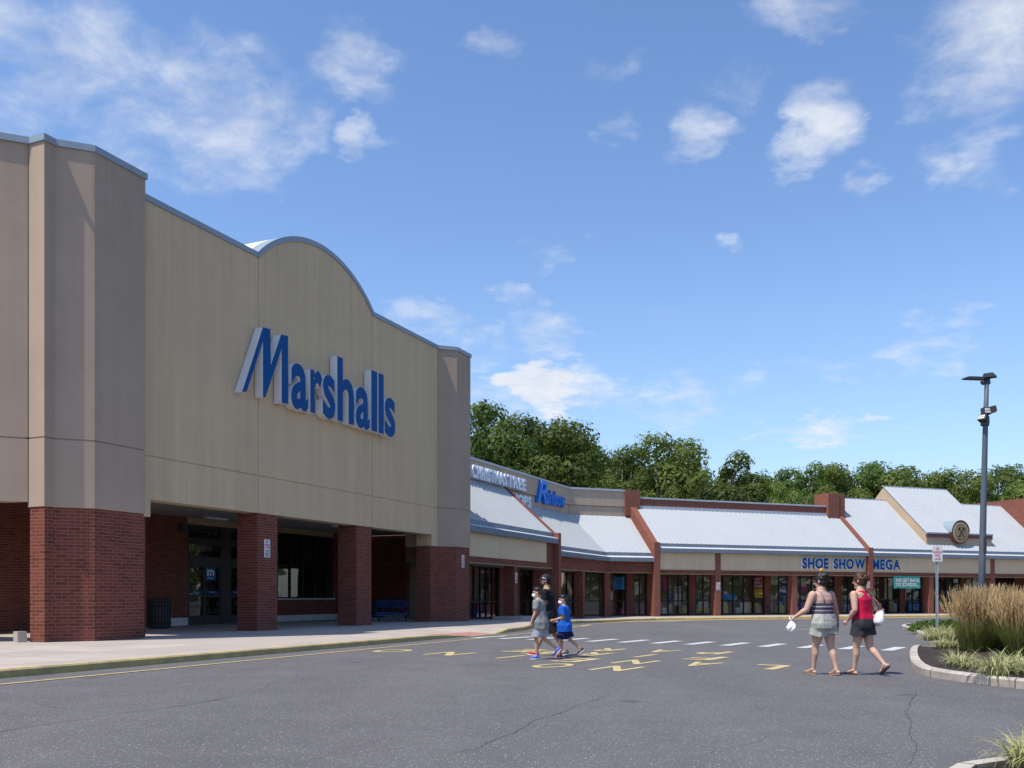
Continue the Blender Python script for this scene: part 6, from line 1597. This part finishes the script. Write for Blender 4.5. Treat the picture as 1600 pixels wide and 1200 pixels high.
# ---- woman in red
W2 = person('woman in a red vest top and charcoal shorts with a white shoulder bag, walking away', 1.65, (5.90, 15.60, 0), (-.56, .83), 'skin_fair',
    dict(lean=.08, legL=(10, 4, 3), legR=(-10, 36, -40), armL=((-.25, .22, -1), (.75, -.12, -.85)), armR=((-.35, .30, -1), (1, -.25, -.25)), handL=((.9, -.05, -.45), (0, -1, -.3), .7), handR=((1, .2, -.1), (0, 1, 0), .7), head=(10, 6)), dict(w=1.13, hip=1.05, waist=1.10, thigh=1.22, sh=1.0, arm=1.28, head=1.14), True)
k = W2['k']
def top2(g_):
    loft(g_, [(W2['sp'](.90*k), .138*k, .19*k)]+W2['torso'](.014, .95, 1.34, .05)+[(W2['sp'](1.43*k), .098*k, .135*k), (W2['sp'](1.475*k), .075*k, .118*k)])
vest = W2['garment']('vest_top', 'cloth_red', top2, [(W2['sp'](.965*k), V3((0, 0, -1)))])
bm = bmesh.new(); bm.from_mesh(vest.data); nk = W2['sp'](1.50*k)
dl = [f for f in bm.faces if ((f.calc_center_median()-nk)*1.0).length < .088*k or (f.calc_center_median()-W2['sp'](1.47*k)-V3((.08*k, 0, 0))).length < .07*k]
bmesh.ops.delete(bm, geom=dl, context='FACES'); bm.to_mesh(vest.data); bm.free()
W2['shorts']('cloth_charcoal', 1.02, .50, .026, .018)
hp = W2['hp']; hs = W2['hs']
W2['hair']('hair_brown', -.02, .06, 1.12, lambda g_: (ellipsoid(g_, hp(-.105, 0, .035), (.055*hs, .07*hs, .062*hs)), ellipsoid(g_, hp(-.085, .03, .075), (.04*hs, .04*hs, .04*hs)), capsule(g_, hp(-.09, -.03, .0), hp(-.085, -.035, -.035), .03*hs, .014*hs)))
for s in (-1, 1): W2['sandal'](s, 'sole_dark', 'sole_dark')
# shoulder bag
shp = W2['arms']['R'][0]; hb = V3((-.17, -.19, 1.0))*1.0; hb.z *= k
bg_ = thing('shoulder_bag', 'white handbag on a tan strap hanging behind the woman in red', 'handbag', tuple(W2['M'] @ (hb-V3((0, 0, .14)))))
Rb = Matrix.Rotation(rad(24), 3, 'X') @ Matrix.Rotation(rad(-25), 3, 'Z')
g_ = MB(); R_ = []
for z, hx, hy in ((.12, .085, .025), (.04, .105, .05), (-.06, .125, .07), (-.125, .12, .065), (-.14, .10, .045)):
    ring = []
    for i in range(24):
        a = 2*math.pi*i/24; ca, sa = math.cos(a), math.sin(a); ring.append(g_.raw(W2['M'] @ (hb+Rb @ V3((hx*math.copysign(abs(ca)**.6, ca), hy*math.copysign(abs(sa)**.7, sa), z)))))
    R_.append(ring)
for A_, B_ in zip(R_, R_[1:]):
    for i in range(24): g_.face([A_[i], A_[(i+1) % 24], B_[(i+1) % 24], B_[i]], 0, None, True)
g_.face(R_[0]); g_.face(R_[-1]); g_.build('pouch', 'bag_white', bg_)
q = MB(); s0 = shp+V3((0, .065, .055)); e1 = hb+Rb @ V3((-.075, 0, .12)); e2 = hb+Rb @ V3((.075, 0, .12))
q.tube([tuple(W2['M'] @ p) for p in (e1, e1.lerp(s0, .5)+V3((-.03, -.01, 0)), s0+V3((-.085, 0, -.06)), s0+V3((-.03, 0, .012)), s0+V3((.05, 0, -.01)), s0+V3((.09, -.02, -.10)), e2.lerp(s0, .4)+V3((.06, -.06, 0)), e2)], .011, 8); q.build('strap', 'leather_tan', bg_)
q = MB()
for e_ in (e1, e2): q.ball(tuple(W2['M'] @ e_), .022, 8, 6)
q.build('strap_tab', 'leather_tan', bg_)
# ---- man in black
Mn = person('man in a black cap, black tee and black shorts striding left behind two boys', 1.79, (.81, 20.45, 0), (-.97, .24), 'skin_tan',
    dict(lean=.08, legL=(-20, 14, -16), legR=(24, 6, 6), armL=((.12, .12, -1), (.45, .0, -1)), armR=((-.25, .12, -1), (.1, .0, -1)), head=(6, 4)), dict(w=1.14, hip=1.0, waist=1.22, sh=1.06, thigh=1.05, arm=1.12))
Mn['shirt']('cloth_black', .84, .62, .026, .08); Mn['shorts']('cloth_black', 1.0, .90, .034, .020)
Mn['shoe'](-1, 'shoe_red', 'sole_white'); Mn['shoe'](1, 'shoe_grey', 'sole_white')
hp = Mn['hp']; hs = Mn['hs']; HR = Mn['HR']
Mn['hair']('hair_black', -.02, .03, 1.05)
Mn['garment']('beard', 'hair_black', lambda g_: (capsule(g_, hp(.068, -.03, -.075), hp(.068, .03, -.075), .034*hs, .034*hs), capsule(g_, hp(.06, 0, -.10), hp(.075, 0, -.105), .03*hs, .028*hs), capsule(g_, hp(.03, .062, -.055), hp(.03, .064, -.02), .014*hs, .01*hs), capsule(g_, hp(.03, -.062, -.055), hp(.03, -.064, -.02), .014*hs, .01*hs)), (), .006, 2)
cp_ = Mn['garment']('cap', 'cap_black', lambda g_: ellipsoid(g_, hp(-.008, 0, .045), (.112*hs, .092*hs, .098*hs), HR), [(hp(0, 0, .042), HR @ V3((0, 0, -1)))], .008, 2)
q = MB(); rows = []
for j in range(5):
    t_ = j/4; rows.append([tuple(hp(.085*math.cos(a)*(1)+.085*t_*max(0, math.cos(a*.9)), .082*math.sin(a)*(1-.12*t_), .048-.018*t_*math.cos(a)-.012*abs(math.sin(a))*t_)) for a in [rad(-62+124*i/14) for i in range(15)]])
q.strip(rows, 0, True); q.strip([[(x, y, z-.006) for x, y, z in r_] for r_ in rows], 0, True); q.build('brim', 'cap_black', cp_)
q = MB(); q.tube([tuple(hp(-.04, .094, .03)), tuple(hp(.03, .096, .055)), tuple(hp(.05, .09, .075))], [.004, .012, .005], 8); q.build('cap_patch', 'plate_white', cp_)
# ---- boy in grey
B1 = person('boy in a grey tee and light grey shorts with a white face mask', 1.46, (.60, 19.45, 0), (-.98, .20), 'skin_kid',
    dict(lean=.10, legL=(14, 16, -6), legR=(-10, 44, -48), armL=((.18, .10, -1), (.42, .02, -1)), armR=((-.3, .12, -1), (.1, .0, -1)), head=(4, 6)), dict(w=1.12, hip=1.0, waist=1.2, head=1.16, neck=.018, sh=.98, thigh=1.0, arm=1.05))
B1['shirt']('cloth_grey', .74, .66, .026, .13); B1['shorts']('cloth_lightgrey', .98, .86, .036, .024)
B1['shoe'](1, 'shoe_blue', 'sole_white'); B1['shoe'](-1, 'shoe_blue', 'sole_white')
# ---- boy in blue
B2 = person('boy in a bright blue tee and navy shorts and a white mask', 1.31, (1.13, 20.0, 0), (-.97, .22), 'skin_kid',
    dict(lean=.03, legL=(10, 6, 2), legR=(-20, 30, -42), armL=((.05, .10, -1), (1, -.15, -.25)), armR=((.1, .12, -1), (1, -.1, -.3)), head=(8, 8)), dict(w=1.08, hip=1.0, waist=1.15, head=1.22, neck=.02, sh=.96, arm=1.0))
B2['shirt']('cloth_blue', .72, .70, .030, .13); B2['shorts']('cloth_navy', .98, .88, .038, .026)
B2['shoe'](1, 'shoe_red', 'sole_white'); B2['shoe'](-1, 'shoe_black', 'sole_white')
for Bk in (B1, B2):
    hp = Bk['hp']; hs = Bk['hs']; HR = Bk['HR']
    Bk['garment']('hair', 'hair_black', lambda g_: (ellipsoid(g_, hp(-.006, 0, .040), (.106*hs, .086*hs, .098*hs), HR), capsule(g_, hp(.05, -.03, .10), hp(.05, .03, .10), .036*hs, .036*hs)), [(hp(0, 0, .038), HR @ V3((.35, 0, -1)).normalized())], .007, 2)
    Bk['garment']('hair_fade', 'hair_fade', lambda g_: ellipsoid(g_, hp(-.016, 0, .010), (.101*hs, .084*hs, .100*hs), HR), [(hp(.02, 0, .02), HR @ V3((1, 0, -.35)).normalized()), (hp(0, 0, -.045), HR @ V3((0, 0, -1))), (hp(0, 0, .06), HR @ V3((0, 0, 1)))], .007, 2)
    Bk['garment']('face_mask', 'mask_white', lambda g_: (ellipsoid(g_, hp(.050, 0, -.052), (.064*hs, .062*hs, .056*hs), HR), capsule(g_, hp(.10, 0, -.018), hp(.105, 0, -.05), .018*hs, .022*hs)), [(hp(.045, 0, -.05), HR @ V3((-1, 0, 0)))], .006, 2)
    q = MB()
    for s in (-1, 1):
        q.tube([tuple(hp(.05, s*.062, -.03)), tuple(hp(-.012, s*.086, .018))], .003, 5); q.tube([tuple(hp(.05, s*.062, -.075)), tuple(hp(-.022, s*.084, -.03))], .003, 5)
    q.build('ear_loops', 'mask_white', Bk['body'])
# ================================================================== CAMERA, LIGHT, SKY
cam = bpy.data.cameras.new('camera'); co = bpy.data.objects.new('camera', cam); COL.objects.link(co)
co.location = (0, 0, CAMH); co.rotation_euler = (math.pi/2, 0, 0)
cam.sensor_width = 36; cam.lens = 36*FPX/1600; cam.shift_y = (931-600)/1600; cam.clip_end = 5000; cam.clip_start = .1
scene.camera = co
EL = rad(60.8); sh = Vector((.813, .582, 0)).normalized()
d = Vector((sh.x*math.cos(EL), sh.y*math.cos(EL), -math.sin(EL)))
sun = bpy.data.lights.new('sun', 'SUN'); so = bpy.data.objects.new('sun', sun); COL.objects.link(so)
sun.energy = SUN_E; sun.angle = rad(.53); sun.color = (1.0, .94, .84)
so.rotation_euler = d.to_track_quat('-Z', 'Y').to_euler(); so.location = (-20, -15, 40)
w = bpy.data.worlds.new('World'); scene.world = w; w.use_nodes = True
t = NT(w); bg = t.n['Background']
sky = t.add('ShaderNodeTexSky'); sky.sky_type = 'NISHITA'; sky.sun_disc = False; sky.sun_elevation = EL
sky.sun_rotation = math.atan2(-sh.x, -sh.y); sky.altitude = 0; sky.air_density = 1.0; sky.dust_density = .3; sky.ozone_density = 1.6
tc = t.add('ShaderNodeTexCoord').outputs['Generated']
sx_ = t.add('ShaderNodeSeparateXYZ'); t.l.new(tc, sx_.inputs[0])
X, Y, Z = sx_.outputs
az0 = t.math('ARCTAN2', X, Y); el0 = t.math('ARCSINE', Z)
# domain-warped cloud texture on a flat layer
pv = t.add('ShaderNodeCombineXYZ'); den = t.math('ADD', Z, .18)
t.l.new(t.math('DIVIDE', X, den), pv.inputs[0]); t.l.new(t.math('DIVIDE', Y, den), pv.inputs[1]); pv.inputs[2].default_value = 3.7
def cn(scale, detail, rough, dist, off=0):
    n = t.add('ShaderNodeTexNoise'); mp = t.add('ShaderNodeMapping'); t.l.new(pv.outputs[0], mp.inputs[0]); mp.inputs['Location'].default_value = (off, off*.7, off)
    t.l.new(mp.outputs[0], n.inputs['Vector']); n.inputs['Scale'].default_value = scale; n.inputs['Detail'].default_value = detail; n.inputs['Roughness'].default_value = rough; n.inputs['Distortion'].default_value = dist
    return n.outputs[0]
n1 = cn(3.2, 9, .60, .5); n2 = cn(9.0, 8, .62, .3, 4); n3 = cn(1.2, 4, .5, .2, 9)
tex = t.math('ADD', t.math('MULTIPLY', n1, .5), t.math('MULTIPLY', n2, .5))
w1 = cn(5.0, 5, .6, .0, 21); w2 = cn(5.0, 5, .6, .0, 33)
az = t.math('ADD', az0, t.math('MULTIPLY', t.math('SUBTRACT', w1, .5), .16)); el = t.math('ADD', el0, t.math('MULTIPLY', t.math('SUBTRACT', w2, .5), .10))
def dirpx(u, v): 
    x = (u-800)/FPX; z = (931-v)/FPX; r = math.sqrt(1+x*x+z*z)
    return math.atan2(x, 1), math.asin(z/r)
# (u, v, ru, rv, strength): where the clouds stand in the sky
CL = [(620, 215, 40, 30, .5), (760, 90, 60, 40, .45), (960, 190, 40, 30, .4), (1150, 130, 60, 60, .4), (700, 560, 60, 40, .6), (930, 600, 60, 40, .6), (1010, 610, 60, 45, .6), (1480, 560, 50, 40, .6), (1200, 580, 40, 30, .55), (250, 250, 200, 90, .6), (120, 160, 200, 80, .6), (1520, 250, 90, 60, .6), (800, 470, 50, 30, .5), (60, 60, 330, 120, .62), (330, 160, 210, 150, .78), (180, 140, 260, 150, .66), (430, 235, 90, 60, .55), (545, 85, 90, 70, .70), (575, 208, 50, 42, .60), (60, 190, 180, 70, .60), (1530, 90, 150, 190, .88), (1275, 185, 80, 85, .80), (1230, 245, 60, 45, .75), (1085, 215, 70, 55, .75), (1290, 15, 130, 50, .60), (1450, 240, 70, 45, .6), (1340, 285, 40, 32, .66),
      (868, 385, 60, 40, .72), (930, 105, 60, 40, .52), (1440, 540, 80, 65, .68), (1510, 470, 50, 45, .45), (868, 612, 75, 42, 1.35), (832, 592, 45, 34, 1.3), (780, 625, 55, 40, .6), (660, 510, 70, 36, .5), (840, 535, 70, 60, .52), (1060, 615, 100, 55, .66), (1280, 675, 110, 24, .92), (1375, 660, 36, 18, .80), (1190, 585, 70, 40, .46), (760, 545, 50, 30, .5), (1300, 575, 70, 40, .42), (1030, 490, 40, 40, .4), (1590, 20, 120, 70, .8), (1115, 380, 30, 22, .4), (-400, 200, 400, 200, .7), (2100, 300, 300, 200, .8), (-900, 500, 300, 120, .8), (2600, 500, 300, 100, .9), (2000, 640, 200, 60, .9)]
acc = None; core = None
for u, v, ru, rv, k in CL:
    a, e = dirpx(u, v); a2, _ = dirpx(u+ru, v); _, e2 = dirpx(u, v-rv); _, e3 = dirpx(u, v+rv)
    da = t.math('DIVIDE', t.math('SUBTRACT', az, a), abs(a2-a)+1e-4); de = t.math('DIVIDE', t.math('SUBTRACT', el, e), max(abs(e2-e), abs(e3-e))+1e-4)
    r2 = t.math('ADD', t.math('MULTIPLY', da, da), t.math('MULTIPLY', de, de))
    b = t.math('MULTIPLY', t.math('SUBTRACT', 1.0, r2, clamp=True), k)
    acc = b if acc is None else t.math('MAXIMUM', acc, b)
# others, all around the horizon, away from the frame
dens = t.math('ADD', t.math('MULTIPLY', acc, .80), t.math('MULTIPLY', t.math('SUBTRACT', tex, .5), 2.6))
cl = t.add('ShaderNodeMapRange'); cl.interpolation_type = 'SMOOTHSTEP'; t.l.new(dens, cl.inputs[0]); cl.inputs[1].default_value = .12; cl.inputs[2].default_value = 1.15
cmask = t.math('MULTIPLY', cl.outputs[0], t.math('MULTIPLY', t.math('MULTIPLY', acc, 6.0, clamp=True), CLOUD_MAX))
shade = t.math('ADD', .80, t.math('MULTIPLY', n2, .4))
hs = t.add('ShaderNodeHueSaturation'); t.l.new(sky.outputs[0], hs.inputs['Color']); hs.inputs['Saturation'].default_value = SKY_SAT; hs.inputs['Value'].default_value = SKY_V; hs.inputs['Hue'].default_value = SKY_H
cc = t.add('ShaderNodeCombineColor'); 
for i, k in enumerate(CLOUD_C): t.l.new(t.math('MULTIPLY', shade, k), cc.inputs[i])
hz = t.math('SUBTRACT', 1.0, t.math('MULTIPLY', t.math('ABSOLUTE', el0), 2.6), clamp=True)
skc = t.mix(t.math('MULTIPLY', t.math('MULTIPLY', hz, hz), .62), hs.outputs[0], (2.0, 3.0, 5.0, 1))
t.l.new(t.mix(cmask, skc, cc.outputs[0]), bg.inputs['Color']); bg.inputs['Strength'].default_value = SKY_S
scene.view_settings.view_transform = 'Standard'; scene.view_settings.look = 'None'; scene.view_settings.exposure = 0; scene.view_settings.gamma = 1
scene.render.engine = 'CYCLES'; scene.cycles.max_bounces = 8; scene.cycles.transparent_max_bounces = 12
bpy.context.view_layer.update()
